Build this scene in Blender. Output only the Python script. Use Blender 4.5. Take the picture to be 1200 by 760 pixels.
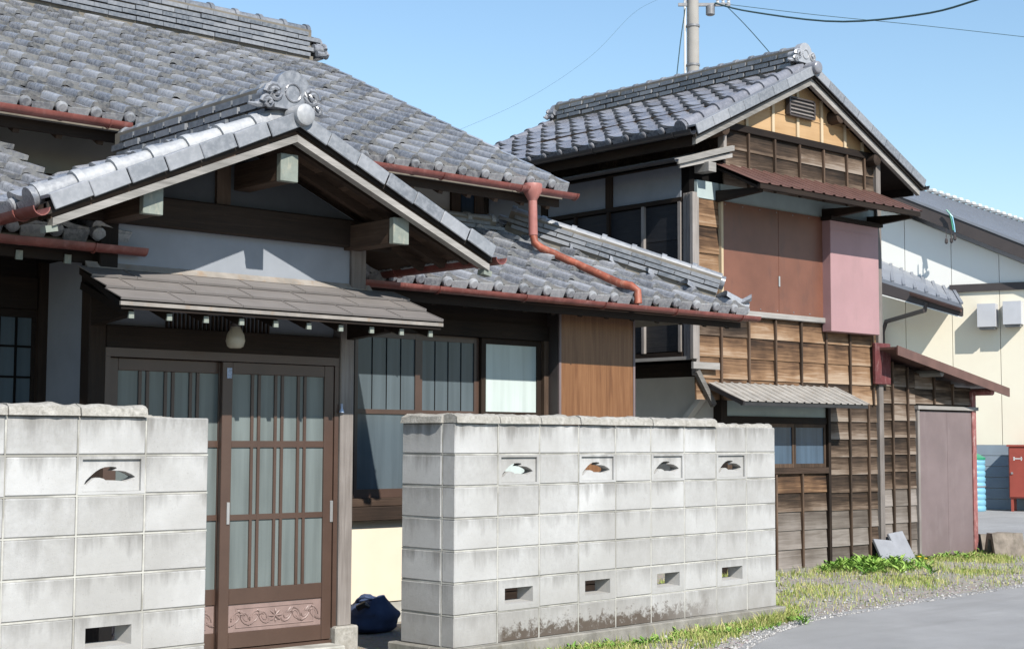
import bpy, bmesh, math, random
import numpy as np
from mathutils import Vector, Matrix, noise as mnoise
random.seed(7)
R = random.Random(11)
S = bpy.context.scene
for o in list(bpy.data.objects): bpy.data.objects.remove(o, do_unlink=True)
col = S.collection
# ------------------------------------------------------------------ camera
FPX = 1759.76
CAMP = Vector((-6.2034, -7.4948, 1.2923)); YAW, PIT, ROL = 0.7290, 0.0763, 0.0042
fw = Vector((math.cos(PIT)*math.sin(YAW), math.cos(PIT)*math.cos(YAW), math.sin(PIT)))
r0 = Vector((math.cos(YAW), -math.sin(YAW), 0)); u0 = r0.cross(fw)
rt = r0*math.cos(ROL)+u0*math.sin(ROL); up = u0*math.cos(ROL)-r0*math.sin(ROL)
cd = bpy.data.cameras.new('camera'); cam = bpy.data.objects.new('camera', cd); col.objects.link(cam)
cam.matrix_world = Matrix(((rt.x, up.x, -fw.x, CAMP.x), (rt.y, up.y, -fw.y, CAMP.y), (rt.z, up.z, -fw.z, CAMP.z), (0, 0, 0, 1)))
cd.sensor_width = 36; cd.sensor_fit = 'HORIZONTAL'; cd.lens = FPX/1200*36; cd.clip_start = .05; cd.clip_end = 2000
S.camera = cam
# ------------------------------------------------------------------ sky, sun, exposure
SD = Vector((.2, 1, -.88)).normalized()
w = bpy.data.worlds.new('World'); S.world = w; w.use_nodes = True
sky = w.node_tree.nodes.new('ShaderNodeTexSky'); sky.sky_type = 'NISHITA'; sky.sun_disc = False
sky.sun_elevation = math.asin(-SD.z); sky.sun_rotation = math.atan2(-SD.x, -SD.y)
sky.altitude = 0; sky.air_density = 1.45; sky.dust_density = 0; sky.ozone_density = 5.0
bgn = w.node_tree.nodes['Background']; bgn.inputs[1].default_value = .105
w.node_tree.links.new(sky.outputs[0], bgn.inputs[0])
sl = bpy.data.lights.new('sun', 'SUN'); sl.energy = 5.0; sl.angle = math.radians(.5); sl.color = (1, .95, .87)
so = bpy.data.objects.new('sun', sl); col.objects.link(so); so.rotation_euler = SD.to_track_quat('-Z', 'Y').to_euler(); so.location = (-4, -12, 14)
S.view_settings.view_transform = 'Standard'; S.view_settings.look = 'None'; S.view_settings.gamma = 1
S.view_settings.exposure = .65; S.view_settings.use_curve_mapping = False

# ------------------------------------------------------------------ pixel -> point on a known plane (photo is 1200x760)
def ray(U, V): return fw + rt*((U-600)/FPX) - up*((V-380)/FPX)
def at(U, V, x=None, y=None, z=None, pl=None):
    d = ray(U, V)
    if x is not None: t = (x-CAMP.x)/d.x
    elif y is not None: t = (y-CAMP.y)/d.y
    elif z is not None: t = (z-CAMP.z)/d.z
    else: t = (pl[0]-CAMP).dot(pl[1])/d.dot(pl[1])
    return CAMP+d*t
def proj(P):
    d = Vector(P)-CAMP; z = d.dot(fw); return 600+FPX*d.dot(rt)/z, 380-FPX*d.dot(up)/z, z

# ------------------------------------------------------------------ materials
ALB = .70   # every albedo is set for one exposure and scaled together
class NT:
    def __init__(s, name):
        s.m = bpy.data.materials.new(name); s.m.use_nodes = True; s.t = s.m.node_tree; s.b = s.t.nodes['Principled BSDF']
    def n(s, ty, **k):
        nd = s.t.nodes.new(ty)
        for a, v in k.items(): setattr(nd, a, v)
        return nd
    def l(s, a, b): s.t.links.new(a, b)
    def coord(s, kind='Object', sc=(1, 1, 1), off=None):
        tc = s.n('ShaderNodeTexCoord') if kind != 'Position' else s.n('ShaderNodeNewGeometry')
        mp = s.n('ShaderNodeMapping'); mp.inputs['Scale'].default_value = sc
        s.l(tc.outputs[kind], mp.inputs['Vector'])
        if off is not None:
            cb = s.n('ShaderNodeCombineXYZ')
            for i in range(3): s.l(off, cb.inputs[i])
            ml = s.n('ShaderNodeVectorMath', operation='SCALE'); ml.inputs['Scale'].default_value = 37.0
            s.l(cb.outputs[0], ml.inputs[0]); s.l(ml.outputs[0], mp.inputs['Location'])
        return mp.outputs[0]
    def noise(s, vec, sc=5, det=4, rough=.55, dist=0.0):
        n = s.n('ShaderNodeTexNoise'); n.inputs['Scale'].default_value = sc; n.inputs['Detail'].default_value = det
        n.inputs['Roughness'].default_value = rough; n.inputs['Distortion'].default_value = dist
        s.l(vec, n.inputs['Vector']); return n.outputs['Fac']
    def ramp(s, fac, stops):
        n = s.n('ShaderNodeValToRGB'); e = n.color_ramp.elements
        while len(e) > 1: e.remove(e[-1])
        for i, (p, c) in enumerate(stops):
            if not isinstance(c, tuple): c = (c, c, c)
            x = e[0] if i == 0 else e.new(p)
            x.position = p; x.color = (*c[:3], 1)
        s.l(fac, n.inputs[0]); return n.outputs[0]
    def mix(s, fac, a, b, mode='MIX'):
        n = s.n('ShaderNodeMix', data_type='RGBA', blend_type=mode)
        for i, v in ((0, fac), (6, a), (7, b)):
            if isinstance(v, (int, float)): n.inputs[i].default_value = v
            elif isinstance(v, tuple): n.inputs[i].default_value = (*v[:3], 1)
            else: s.l(v, n.inputs[i])
        return n.outputs[2]
    def math(s, op, a, b=0.0, clamp=False):
        n = s.n('ShaderNodeMath', operation=op, use_clamp=clamp)
        for i, v in ((0, a), (1, b)):
            if isinstance(v, (int, float)): n.inputs[i].default_value = v
            else: s.l(v, n.inputs[i])
        return n.outputs[0]
    def rnd(s):
        a = s.n('ShaderNodeObjectInfo').outputs['Random']; t = s.n('ShaderNodeAttribute', attribute_name='rnd').outputs['Fac']
        return s.math('FRACT', s.math('ADD', a, t))
    def bump(s, h, st=.3, d=.01):
        n = s.n('ShaderNodeBump'); n.inputs['Strength'].default_value = st; n.inputs['Distance'].default_value = d
        s.l(h, n.inputs['Height']); s.l(n.outputs[0], s.b.inputs['Normal'])
    def done(s, c, rough=.7, spec=.4, metal=0.0):
        c = tuple(x*ALB for x in c) if isinstance(c, tuple) else s.mix(1.0, c, (ALB, ALB, ALB), 'MULTIPLY')
        for k, v in (('Base Color', c), ('Roughness', rough), ('Specular IOR Level', spec), ('Metallic', metal)):
            if isinstance(v, (int, float)): s.b.inputs[k].default_value = v
            elif isinstance(v, tuple): s.b.inputs[k].default_value = (*v[:3], 1)
            else: s.l(v, s.b.inputs[k])
        return s.m

def paint(name, c, rough=.5, spec=.4, var=.25, sc=6, bump=.08, metal=0.0, dirt=None):
    t = NT(name); v = t.coord('Object'); a = t.noise(v, sc, 6, .6)
    lo = tuple(x*(1-var) for x in c); hi = tuple(min(1, x*(1+var*.6)) for x in c)
    cc = t.ramp(a, [(.3, lo), (.7, hi)])
    if dirt:
        d = t.noise(t.coord('Object', (1, 1, .35)), sc*2.3, 6, .7); cc = t.mix(t.ramp(d, [(.52, 0.0), (.72, .75)]), cc, dirt)
    t.bump(t.noise(v, sc*12, 4), bump, .004)
    return t.done(cc, rough, spec, metal)
def wood(name, axis, cols, rough=.75, spec=.25, sc=1.0, tone=.55, rings=.5, bump=.35, lip=0.0):
    """old timber: grain runs along the given axis, each board has a tone of its own"""
    t = NT(name); r = t.rnd()
    s = [16*sc]*3; s['xyz'.index(axis)] = .9*sc
    v = t.coord('Object', tuple(s), r); g = t.noise(v, 1.6, 7, .62, 1.2)
    s2 = [60*sc]*3; s2['xyz'.index(axis)] = 2.0*sc
    f = t.noise(t.coord('Object', tuple(s2), r), 1.5, 5, .6)
    big = t.noise(t.coord('Object', (1.3, 1.3, 1.3), r), 1.7, 3)
    k = t.math('ADD', t.math('MULTIPLY', g, rings), t.math('MULTIPLY', f, .3))
    k = t.math('ADD', k, t.math('MULTIPLY', t.math('SUBTRACT', t.math('ADD', t.math('MULTIPLY', r, .55), t.math('MULTIPLY', big, .9)), .72), tone))
    if lip:
        e = t.n('ShaderNodeAttribute', attribute_name='edge').outputs['Fac']
        k = t.math('ADD', k, t.math('MULTIPLY', t.math('SUBTRACT', t.math('POWER', e, 1.5), .42), lip))
    n = len(cols); c = t.ramp(k, [(.12+.62*i/(n-1), x) for i, x in enumerate(cols)])
    t.bump(t.math('ADD', g, f), bump, .006)
    return t.done(c, rough, spec)
def tilemat(name, a, b, c, lich, rough=.33):
    t = NT(name); r = t.rnd(); v = t.coord('Position'); n1 = t.noise(v, 2.2, 5, .6); n2 = t.noise(v, 26, 5, .65)
    k = t.math('ADD', t.math('MULTIPLY', r, .6), t.math('MULTIPLY', n1, .45))
    cc = t.ramp(k, [(.1, a), (.5, b), (.92, c)])
    cc = t.mix(t.ramp(n2, [(.42, 0.0), (.66, .30)]), cc, tuple(min(1, x*1.5) for x in c))
    e = t.n('ShaderNodeAttribute', attribute_name='edge').outputs['Fac']
    cc = t.mix(t.math('MULTIPLY', e, t.ramp(n2, [(.38, .05), (.64, .6)])), cc, lich)
    n3 = t.noise(v, 7, 6, .7); cc = t.mix(t.ramp(n3, [(.64, 0.0), (.76, .4)]), cc, lich)
    t.bump(t.noise(v, 60, 4, .6), .12, .004)
    return t.done(cc, t.ramp(n2, [(.3, rough-.08), (.7, rough+.16)]), .55)

M = {}
M['tile'] = tilemat('blue_grey_roof_tile', (.10, .108, .126), (.22, .23, .255), (.41, .42, .445), (.45, .43, .38), .24)
M['tile2'] = tilemat('violet_grey_roof_tile', (.13, .132, .15), (.20, .203, .228), (.28, .285, .315), (.33, .32, .29), .24)
M['ridge'] = tilemat('ridge_tile', (.085, .10, .12), (.16, .175, .20), (.27, .28, .30), (.42, .41, .36), .42)
M['ridgepale'] = tilemat('weathered_ridge_tile', (.30, .31, .33), (.38, .39, .40), (.47, .47, .46), (.5, .47, .36), .5)
M['verge'] = tilemat('verge_tile_grey', (.14, .15, .17), (.22, .235, .26), (.33, .34, .365), (.36, .36, .34), .45)
M['roll'] = tilemat('pale_roll_tile', (.24, .25, .27), (.33, .34, .36), (.46, .47, .48), (.44, .42, .36), .45)
M['roll2'] = tilemat('violet_roll_tile', (.16, .165, .19), (.21, .215, .245), (.27, .275, .31), (.36, .35, .32), .3)
M['under'] = paint('mortar_under_tiles', (.22, .20, .17), .9, .1)
DK = [(.006, .004, .003), (.015, .009, .006), (.028, .017, .011), (.048, .031, .021)]
M['drip'] = wood('drip_board', 'x', [(.012, .01, .009), (.03, .024, .02), (.06, .05, .045)])
M['darkx'] = wood('dark_wood_x', 'x', DK); M['darkz'] = wood('dark_wood_z', 'z', DK); M['darky'] = wood('dark_wood_y', 'y', DK)
BR = [(.02, .013, .009), (.05, .031, .021), (.09, .058, .040), (.15, .105, .078)]
M['brownx'] = wood('brown_wood_x', 'x', BR); M['browny'] = wood('brown_wood_y', 'y', BR); M['brownz'] = wood('brown_wood_z', 'z', BR)
GW = [(.13, .12, .11), (.25, .24, .225), (.38, .36, .34), (.5, .48, .45)]
M['greyx'] = wood('weathered_grey_wood_x', 'x', GW); M['greyz'] = wood('weathered_grey_wood_z', 'z', [(.12, .105, .095), (.22, .195, .18), (.32, .29, .27), (.42, .39, .37)])
M['greyy'] = wood('weathered_grey_wood_y', 'y', GW)
M['board'] = wood('sun_burnt_siding', 'x', [(.014, .010, .008), (.042, .025, .016), (.13, .074, .042), (.28, .168, .095), (.42, .31, .22)], .8, .2, .8, .5, .66, .5, .24)
M['boardgrey'] = wood('grey_siding', 'x', [(.010, .008, .006), (.026, .018, .013), (.066, .044, .030), (.17, .122, .088), (.31, .255, .21)], .8, .2, .8, .46, .66, .5, .30)
M['boardpale'] = wood('bleached_siding', 'x', [(.07, .055, .045), (.17, .145, .125), (.32, .285, .26)], .85, .2, .8, .6, .66, .5, .2)
M['batten'] = wood('batten_wood', 'z', [(.025, .018, .013), (.07, .045, .03), (.14, .09, .06), (.22, .165, .13)])
M['boardblack'] = wood('black_panel', 'y', [(.008, .009, .012), (.016, .018, .023), (.03, .03, .034), (.06, .056, .054)], .6, .3)
M['ply'] = wood('new_gable_panel', 'x', [(.44, .27, .13), (.60, .40, .22), (.70, .52, .33)], .7, .25, .6, .35, .3, .1)
M['plypost'] = wood('new_batten', 'z', [(.5, .38, .24), (.62, .5, .34), (.7, .6, .45)], .7, .25)
M['grainpanel'] = wood('printed_wood_panel', 'z', [(.04, .015, .007), (.125, .05, .02), (.205, .09, .036), (.29, .14, .062)], .42, .4, .75, .12, .85, .02)
M['plasterblue'] = paint('blue_grey_plaster', (.31, .335, .375), .9, .15, .12, 3)
M['plasterwhite'] = paint('white_plaster', (.8, .79, .76), .9, .15, .08, 3)
M['shadeplaster'] = paint('shade_dark_plaster', (.085, .09, .10), .9, .15, .2, 3)  # deep gable shade put into the plaster colour
M['upperplaster'] = paint('dull_plaster', (.5, .48, .44), .9, .15, .12, 3)
M['plastercream'] = paint('cream_plaster', (.86, .76, .60), .9, .15, .08, 2)
M['plastergreen'] = paint('greenish_plaster', (.44, .52, .52), .9, .15, .12, 3)
M['red'] = paint('red_gutter_paint', (.24, .075, .062), .42, .5, .35, 7, dirt=(.36, .17, .15))
M['pinkred'] = paint('faded_red_paint', (.43, .17, .145), .5, .4, .22, 7, dirt=(.5, .27, .24))
M['rust'] = paint('rusty_pipe', (.33, .09, .05), .55, .4, .5, 9, dirt=(.5, .28, .2))
M['copper'] = paint('verdigris_cap', (.25, .28, .245), .55, .4, .2, 14, dirt=(.45, .42, .33))
M['metalroof'] = paint('grey_brown_sheet', (.235, .215, .205), .48, .4, .12, 5)
M['flash'] = paint('flashing_strip', (.33, .30, .27), .55, .4, .3, 6, dirt=(.3, .2, .12))
M['doorbrown'] = paint('bronze_aluminium', (.095, .058, .044), .36, .45, .15, 4, .02)
M['panelpink'] = paint('carved_panel', (.30, .215, .195), .5, .35, .15, 14)
M['silver'] = paint('handle_metal', (.62, .62, .62), .3, .5, .08, 10, metal=.6)
M['hood'] = paint('pale_hood', (.62, .63, .66), .5, .4, .08, 3)
M['black'] = paint('shadow_gap', (.008, .007, .007), .9, .1)
M['lampglass'] = paint('opal_glass', (.55, .50, .40), .25, .5, .05, 8, .0)
M['alu'] = paint('weathered_alloy', (.30, .30, .31), .45, .5, .25, 8, metal=.3)
M['dullblack'] = paint('black_gutter', (.03, .028, .03), .4, .5, .3, 9)
M['sheetbrown'] = paint('red_brown_sheet', (.20, .085, .056), .42, .4, .2, 2.2, .03, dirt=(.13, .065, .05))
M['pink'] = paint('pink_sheet', (.44, .265, .275), .5, .35, .10, 1.8, .03, dirt=(.37, .235, .24))
M['corr'] = paint('brown_corrugated', (.16, .085, .07), .45, .4, .25, 5)
M['corrgrey'] = paint('grey_corrugated', (.40, .38, .35), .55, .4, .25, 6, dirt=(.3, .25, .2))
M['mauve'] = paint('mauve_sheet', (.215, .165, .165), .5, .35, .14, 2.5, .02, dirt=(.25, .2, .2))
M['maroon'] = paint('maroon_board', (.15, .04, .042), .7, .3, .35, 9, dirt=(.33, .2, .19))
M['redpost'] = paint('flaking_red_paint', (.34, .13, .12), .7, .3, .3, 9, dirt=(.62, .5, .47))
M['cream'] = paint('cream_cladding', (1.0, .92, .75), .6, .3, .04, 1.2, .02)
M['creampale'] = paint('pale_cladding', (1.0, .98, .92), .6, .3, .03, 1.2, .02)
M['greyfascia'] = paint('dark_fascia', (.075, .062, .06), .5, .4, .1, 3)
M['zinc'] = paint('blue_grey_metal_roof', (.25, .27, .31), .42, .45, .12, 3)
M['bluewall'] = paint('blue_grey_siding', (.30, .36, .42), .6, .3, .1, 3)
M['redbox'] = paint('red_steel_box', (.40, .085, .06), .45, .4, .12, 4)
M['tankblue'] = paint('light_blue_plastic', (.22, .50, .66), .4, .45, .06, 4)
M['tankgreen'] = paint('green_plastic', (.03, .30, .17), .4, .45, .1, 4)
M['white'] = paint('white_paint', (.78, .78, .76), .5, .4, .06, 5)
M['bag'] = paint('navy_bag_cloth', (.055, .085, .18), .7, .3, .25, 9, .2)
M['stone'] = paint('weathered_stone', (.28, .24, .20), .9, .2, .35, 9, .5, dirt=(.12, .11, .08))
M['concpole'] = paint('pole_concrete', (.42, .40, .37), .85, .2, .12, 3, .1)
M['wire'] = paint('cable', (.05, .10, .11), .6, .3, .1)
M['curtain'] = paint('pale_curtain', (1.0, 1.0, .94), .9, .2, .08, 7)
M['sticker'] = paint('sticker_blue', (.45, .55, .75), .4, .4, .5, 60)
M['slab'] = paint('grey_slab', (.31, .32, .35), .8, .2, .15, 6)
M['petal'] = paint('yellow_petal', (.80, .55, .03), .6, .3, .1)

def concrete(name):
    t = NT(name); r = t.rnd(); P = t.coord('Position'); O = t.coord('Object')
    fine = t.noise(P, 34, 6, .7); mid = t.noise(P, 9, 5, .65); soft = t.noise(t.coord('Position', (1, 1, .55)), 3.2, 4, .6)
    sp = t.n('ShaderNodeSeparateXYZ'); t.l(O, sp.inputs[0]); lz = sp.outputs[2]
    spw = t.n('ShaderNodeSeparateXYZ'); t.l(P, spw.inputs[0]); wz = spw.outputs[2]
    base = t.ramp(t.math('ADD', t.math('MULTIPLY', fine, .5), t.math('MULTIPLY', mid, .5)), [(.3, (.40, .395, .38)), (.7, (.55, .548, .545))])
    base = t.mix(t.math('MULTIPLY', r, .75), base, (.65, .65, .645)); big = t.noise(P, 1.1, 5, .6); base = t.mix(t.ramp(big, [(.40, .0), (.62, .6)]), base, (.38, .37, .35)); spk = t.noise(P, 75, 3, .6); base = t.mix(t.ramp(spk, [(.62, 0.0), (.74, .4)]), base, (.28, .27, .25))
    # damp soot creeping down from the top edge of each block, in ragged tongues
    tong = t.noise(t.coord('Position', (9, 9, 1.6)), 1.0, 5, .65)
    edge = t.math('ADD', t.math('MULTIPLY', lz, 7.0), t.math('MULTIPLY', t.math('SUBTRACT', tong, .5), 3.0))
    amt = t.math('MULTIPLY', t.ramp(edge, [(.1, 0.0), (.95, 1.0)]), t.math('ADD', t.math('MULTIPLY', soft, 1.2), t.math('MULTIPLY', r, .35)))
    base = t.mix(t.math('MULTIPLY', amt, .72, True), base, (.20, .193, .18))
    hi = t.math('MULTIPLY', t.ramp(wz, [(1.18, 0.0), (1.4, 1.0)]) if False else t.math('MULTIPLY', t.math('SUBTRACT', wz, 1.22), 5.0, True), t.ramp(tong, [(.35, .1), (.65, 1.0)]))
    base = t.mix(t.math('MULTIPLY', hi, .8), base, (.19, .182, .168))
    lo = t.math('MULTIPLY', t.math('SUBTRACT', .30, wz), 2.6, True)
    base = t.mix(t.math('MULTIPLY', lo, t.ramp(soft, [(.35, .3), (.62, .85)])), base, (.27, .25, .225))
    # brown moss clinging to the bottom course
    mo = t.math('SUBTRACT', t.math('ADD', t.noise(P, 19, 5, .75), t.math('MULTIPLY', t.math('SUBTRACT', .10, wz), 2.2)), .5)
    sx = spw.outputs[0]; rng = t.math('MULTIPLY', t.math('MULTIPLY', t.math('SUBTRACT', sx, .38), 14.0, True), t.math('MULTIPLY', t.math('SUBTRACT', 2.9, sx), 1.2, True))
    base = t.mix(t.math('MULTIPLY', t.ramp(mo, [(.06, 0.0), (.20, .85)]), t.math('MULTIPLY', rng, t.math('MULTIPLY', t.math('ADD', wz, .05), 60.0, True))), base, (.075, .05, .032))
    pit = t.noise(P, 150, 2, .5); t.bump(t.math('ADD', fine, t.math('MULTIPLY', pit, .6)), .35, .004)
    return t.done(base, .92, .2)
M['block'] = concrete('concrete_block')
t = NT('mortar'); n_ = t.noise(t.coord('Position'), 30, 6, .7); n2_ = t.noise(t.coord('Position'), 3, 4)
M['mortar'] = t.done(t.mix(t.ramp(n2_, [(.45, 0.0), (.6, .8)]), t.ramp(n_, [(.3, (.5, .49, .45)), (.7, (.64, .63, .58))]), (.30, .29, .26)), .95, .1)
M['footing'] = paint('footing_concrete', (.30, .285, .255), .95, .15, .35, 7, .5, dirt=(.2, .18, .14))
t = NT('rough_coping'); P_ = t.coord('Position'); a_ = t.noise(P_, 30, 7, .75); b_ = t.noise(P_, 7, 4)
t.bump(t.noise(P_, 70, 5, .7), .7, .01)
M['cap'] = t.done(t.mix(t.ramp(b_, [(.4, 0.0), (.65, .7)]), t.ramp(a_, [(.3, (.26, .25, .22)), (.55, (.5, .48, .44)), (.75, (.62, .6, .55))]), (.36, .34, .30)), .95, .15)

def ground_mat(name, stops, sc, spots=None, bump=.5):
    t = NT(name); P = t.coord('Position'); a = t.noise(P, sc, 8, .7); b = t.noise(P, .6, 5, .6)
    c = t.ramp(t.math('ADD', t.math('MULTIPLY', a, .65), t.math('MULTIPLY', b, .35)), stops)
    if spots:
        v = t.n('ShaderNodeTexVoronoi'); v.inputs['Scale'].default_value = spots[0]; t.l(P, v.inputs['Vector'])
        c = t.mix(spots[1], c, t.mix(.7, v.outputs['Color'], (.4, .4, .4)), 'OVERLAY')
    t.bump(a, bump, .02); return t.done(c, .92, .25)
t = NT('old_asphalt'); P_ = t.coord('Position'); ag = t.noise(P_, 120, 4, .7); pt_ = t.noise(P_, 1.6, 6, .6); st_ = t.noise(t.coord('Position', (.5, 3.5, 1)), 1.0, 5, .6)
cA = t.ramp(t.math('ADD', t.math('MULTIPLY', ag, .55), t.math('MULTIPLY', pt_, .45)), [(.34, (.31, .31, .312)), (.62, (.45, .45, .45))]); cA = t.mix(t.ramp(st_, [(.5, 0.0), (.68, .35)]), cA, (.27, .265, .26))
sp_ = t.noise(P_, 260, 2, .6); cA = t.mix(t.ramp(sp_, [(.55, 0.0), (.68, .6)]), cA, (.62, .61, .60)); cA = t.mix(t.ramp(t.noise(P_, .45, 4, .6), [(.45, 0.0), (.6, .3)]), cA, (.25, .25, .25)); t.bump(ag, .9, .01); M['asphalt'] = t.done(cA, .9, .3)
M['earth'] = ground_mat('gravelly_earth', [(.3, (.28, .24, .19)), (.5, (.42, .385, .335)), (.7, (.52, .49, .46))], 24, (60, .6), .8)
M['yard'] = ground_mat('yard_earth', [(.3, (.12, .10, .08)), (.7, (.2, .18, .15))], 18)
def leafmat(name, a, b, c):
    t = NT(name); r = t.rnd(); cc = t.ramp(r, [(.0, a), (.5, b), (1, c)])
    t.b.inputs['Transmission Weight'].default_value = 0
    return t.done(cc, .6, .25)
M['grass'] = leafmat('grass_blades', (.19, .30, .055), (.38, .44, .11), (.66, .57, .28))
M['pebble'] = leafmat('pebbles', (.22, .215, .21), (.42, .405, .39), (.62, .6, .57))
M['weed'] = leafmat('weed_leaf', (.14, .30, .05), (.25, .44, .08), (.38, .54, .13))
def frosted(name, base, rough=.22, band=.35):
    # obscure glass: upright colour bands stand in for reflections and a dim room
    t = NT(name); a = t.noise(t.coord('Object', (9, 9, .5)), 1.3, 4, .55); b = t.noise(t.coord('Object'), 1.6, 3)
    t.b.inputs['Coat Weight'].default_value = .08; t.b.inputs['Coat Roughness'].default_value = .05
    k = t.math('ADD', t.math('MULTIPLY', a, .7), t.math('MULTIPLY', b, .3)); t.bump(t.noise(t.coord('Object'), 90, 2), .06, .002)
    return t.done(t.ramp(k, [(.36, tuple(x*(1-band) for x in base)), (.6, tuple(x*(1+band*.5) for x in base))]), rough, .28)
M['doorglass'] = frosted('door_frosted_glass', (.17, .20, .198), .3, .28)
M['winglass'] = frosted('window_frosted_glass', (.105, .135, .155), .22, .2)
M['curtainglass'] = frosted('curtained_glass', (.58, .66, .64), .2, .16)
M['darkglass2'] = frosted('blue_window_glass', (.07, .11, .16))
M['darkglass'] = frosted('dark_window_glass', (.035, .055, .085))
t = NT('clear_glass'); gl = t.n('ShaderNodeBsdfGlossy'); gl.inputs['Roughness'].default_value = .03; tr = t.n('ShaderNodeBsdfTransparent'); tr.inputs[0].default_value = (.85, .93, .95, 1)
mx = t.n('ShaderNodeMixShader'); fr = t.n('ShaderNodeFresnel'); fr.inputs[0].default_value = 1.5
t.l(fr.outputs[0], mx.inputs[0]); t.l(tr.outputs[0], mx.inputs[1]); t.l(gl.outputs[0], mx.inputs[2]); t.l(mx.outputs[0], t.t.nodes['Material Output'].inputs[0]); M['glass'] = t.m

# ------------------------------------------------------------------ mesh builder
class MB:
    def __init__(s): s.v = []; s.f = []
    def add(s, vs, fs):
        b = len(s.v); s.v += [tuple(x) for x in vs]; s.f += [tuple(b+i for i in f) for f in fs]; return s
    def box(s, x0, x1, y0, y1, z0, z1, c=0.0):
        if c <= 0:
            return s.add([(x, y, z) for x in (x0, x1) for y in (y0, y1) for z in (z0, z1)],
                         [(0, 1, 3, 2), (4, 6, 7, 5), (0, 4, 5, 1), (2, 3, 7, 6), (0, 2, 6, 4), (1, 5, 7, 3)])
        lo = (x0, y0, z0); hi = (x1, y1, z1); vs = []; ix = {}
        for sx in (0, 1):
            for sy in (0, 1):
                for sz in (0, 1):
                    q = (sx, sy, sz)
                    for a in range(3):
                        p = [((hi[i] if q[i] else lo[i]) if i == a else ((hi[i]-c) if q[i] else (lo[i]+c))) for i in range(3)]
                        ix[(q, a)] = len(vs); vs.append(p)
        fs = []
        for a in range(3):
            b, d = (a+1) % 3, (a+2) % 3
            for sa in (0, 1):
                f = []
                for sb, sd in ((0, 0), (1, 0), (1, 1), (0, 1)):
                    q = [0, 0, 0]; q[a] = sa; q[b] = sb; q[d] = sd; f.append(ix[(tuple(q), a)])
                fs.append(f)
            for sb in (0, 1):
                for sd in (0, 1):
                    q = [0, 0, 0]; q[b] = sb; q[d] = sd; q1 = list(q); q1[a] = 1
                    fs.append([ix[(tuple(q), b)], ix[(tuple(q1), b)], ix[(tuple(q1), d)], ix[(tuple(q), d)]])
        for q in [(x, y, z) for x in (0, 1) for y in (0, 1) for z in (0, 1)]: fs.append([ix[(q, 0)], ix[(q, 1)], ix[(q, 2)]])
        return s.add(vs, fs)
    def bar(s, p0, p1, wd, ht, upv=(0, 0, 1), c=0.0):
        """box from p0 to p1; wd across, ht along up, centred on the line"""
        p0 = Vector(p0); p1 = Vector(p1); d = p1-p0; L = d.length; d = d/L; u = Vector(upv); sd = d.cross(u).normalized(); u = sd.cross(d)
        t = MB().box(0, L, -wd/2, wd/2, -ht/2, ht/2, c); m = Matrix((d, sd, u)).transposed()
        return s.add([p0+m@Vector(v) for v in t.v], t.f)
    def tube(s, pts, r, n=8, cap=True, half=None):
        pts = [Vector(p) for p in pts]; rs = r if isinstance(r, (list, tuple)) else [r]*len(pts); vs = []
        for i, p in enumerate(pts):
            d = (pts[min(i+1, len(pts)-1)]-pts[max(i-1, 0)]).normalized()
            a = d.cross(Vector((0, 0, 1)));  a = a.normalized() if a.length > 1e-3 else Vector((1, 0, 0)); b = a.cross(d).normalized()
            for k in range(n): an = 2*math.pi*k/n; vs.append(p+(a*math.cos(an)+b*math.sin(an))*rs[i])
        fs = [(i*n+k, i*n+(k+1) % n, (i+1)*n+(k+1) % n, (i+1)*n+k) for i in range(len(pts)-1) for k in range(n)]
        if cap: fs += [tuple(range(n)), tuple((len(pts)-1)*n+k for k in range(n))]
        return s.add(vs, fs)
    def gutter(s, p0, p1, r, n=8, th=.006):
        """half-round open channel"""
        p0 = Vector(p0); p1 = Vector(p1); d = (p1-p0).normalized(); a = d.cross(Vector((0, 0, 1))).normalized(); vs = []
        for p in (p0, p1):
            for rr in (r, r-th):
                for k in range(n+1): an = math.pi*k/n; vs.append(p+a*math.cos(an)*rr-Vector((0, 0, 1))*math.sin(an)*rr)
        m = n+1; fs = []
        for k in range(n): fs += [(k, k+1, 2*m+k+1, 2*m+k), (m+k, 3*m+k, 3*m+k+1, m+k+1), (k, m+k, m+k+1, k+1), (2*m+k, 2*m+k+1, 3*m+k+1, 3*m+k)]
        fs += [(0, 2*m, 3*m, m), (n, m+n, 3*m+n, 2*m+n)]
        return s.add(vs, fs)
    def prism(s, poly, d):
        """polygon of 3D points swept by vector d"""
        d = Vector(d); n = len(poly); vs = [Vector(p) for p in poly]+[Vector(p)+d for p in poly]
        return s.add(vs, [tuple(range(n)), tuple(range(n, 2*n))]+[(i, (i+1) % n, n+(i+1) % n, n+i) for i in range(n)])
    def lathe(s, c, prof, n=16, ax='z'):
        c = Vector(c); vs = []; m = len(prof)
        for (r, h) in prof:
            for k in range(n):
                an = 2*math.pi*k/n; q = (r*math.cos(an), r*math.sin(an), h)
                if ax == 'y': q = (q[0], q[2], q[1])
                if ax == 'x': q = (q[2], q[0], q[1])
                vs.append(c+Vector(q))
        fs = [(i*n+k, i*n+(k+1) % n, (i+1)*n+(k+1) % n, (i+1)*n+k) for i in range(m-1) for k in range(n)]
        fs += [tuple(range(n)), tuple((m-1)*n+k for k in range(n))]
        return s.add(vs, fs)
    def mesh(s, name, m, smooth=False):
        me = bpy.data.meshes.new(name); me.from_pydata(s.v, [], s.f)
        b = bmesh.new(); b.from_mesh(me); bmesh.ops.recalc_face_normals(b, faces=b.faces); b.to_mesh(me); b.free()
        if smooth: me.shade_smooth(); me.set_sharp_from_angle(angle=math.radians(38))
        if m: me.materials.append(M[m] if isinstance(m, str) else m)
        return me
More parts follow.
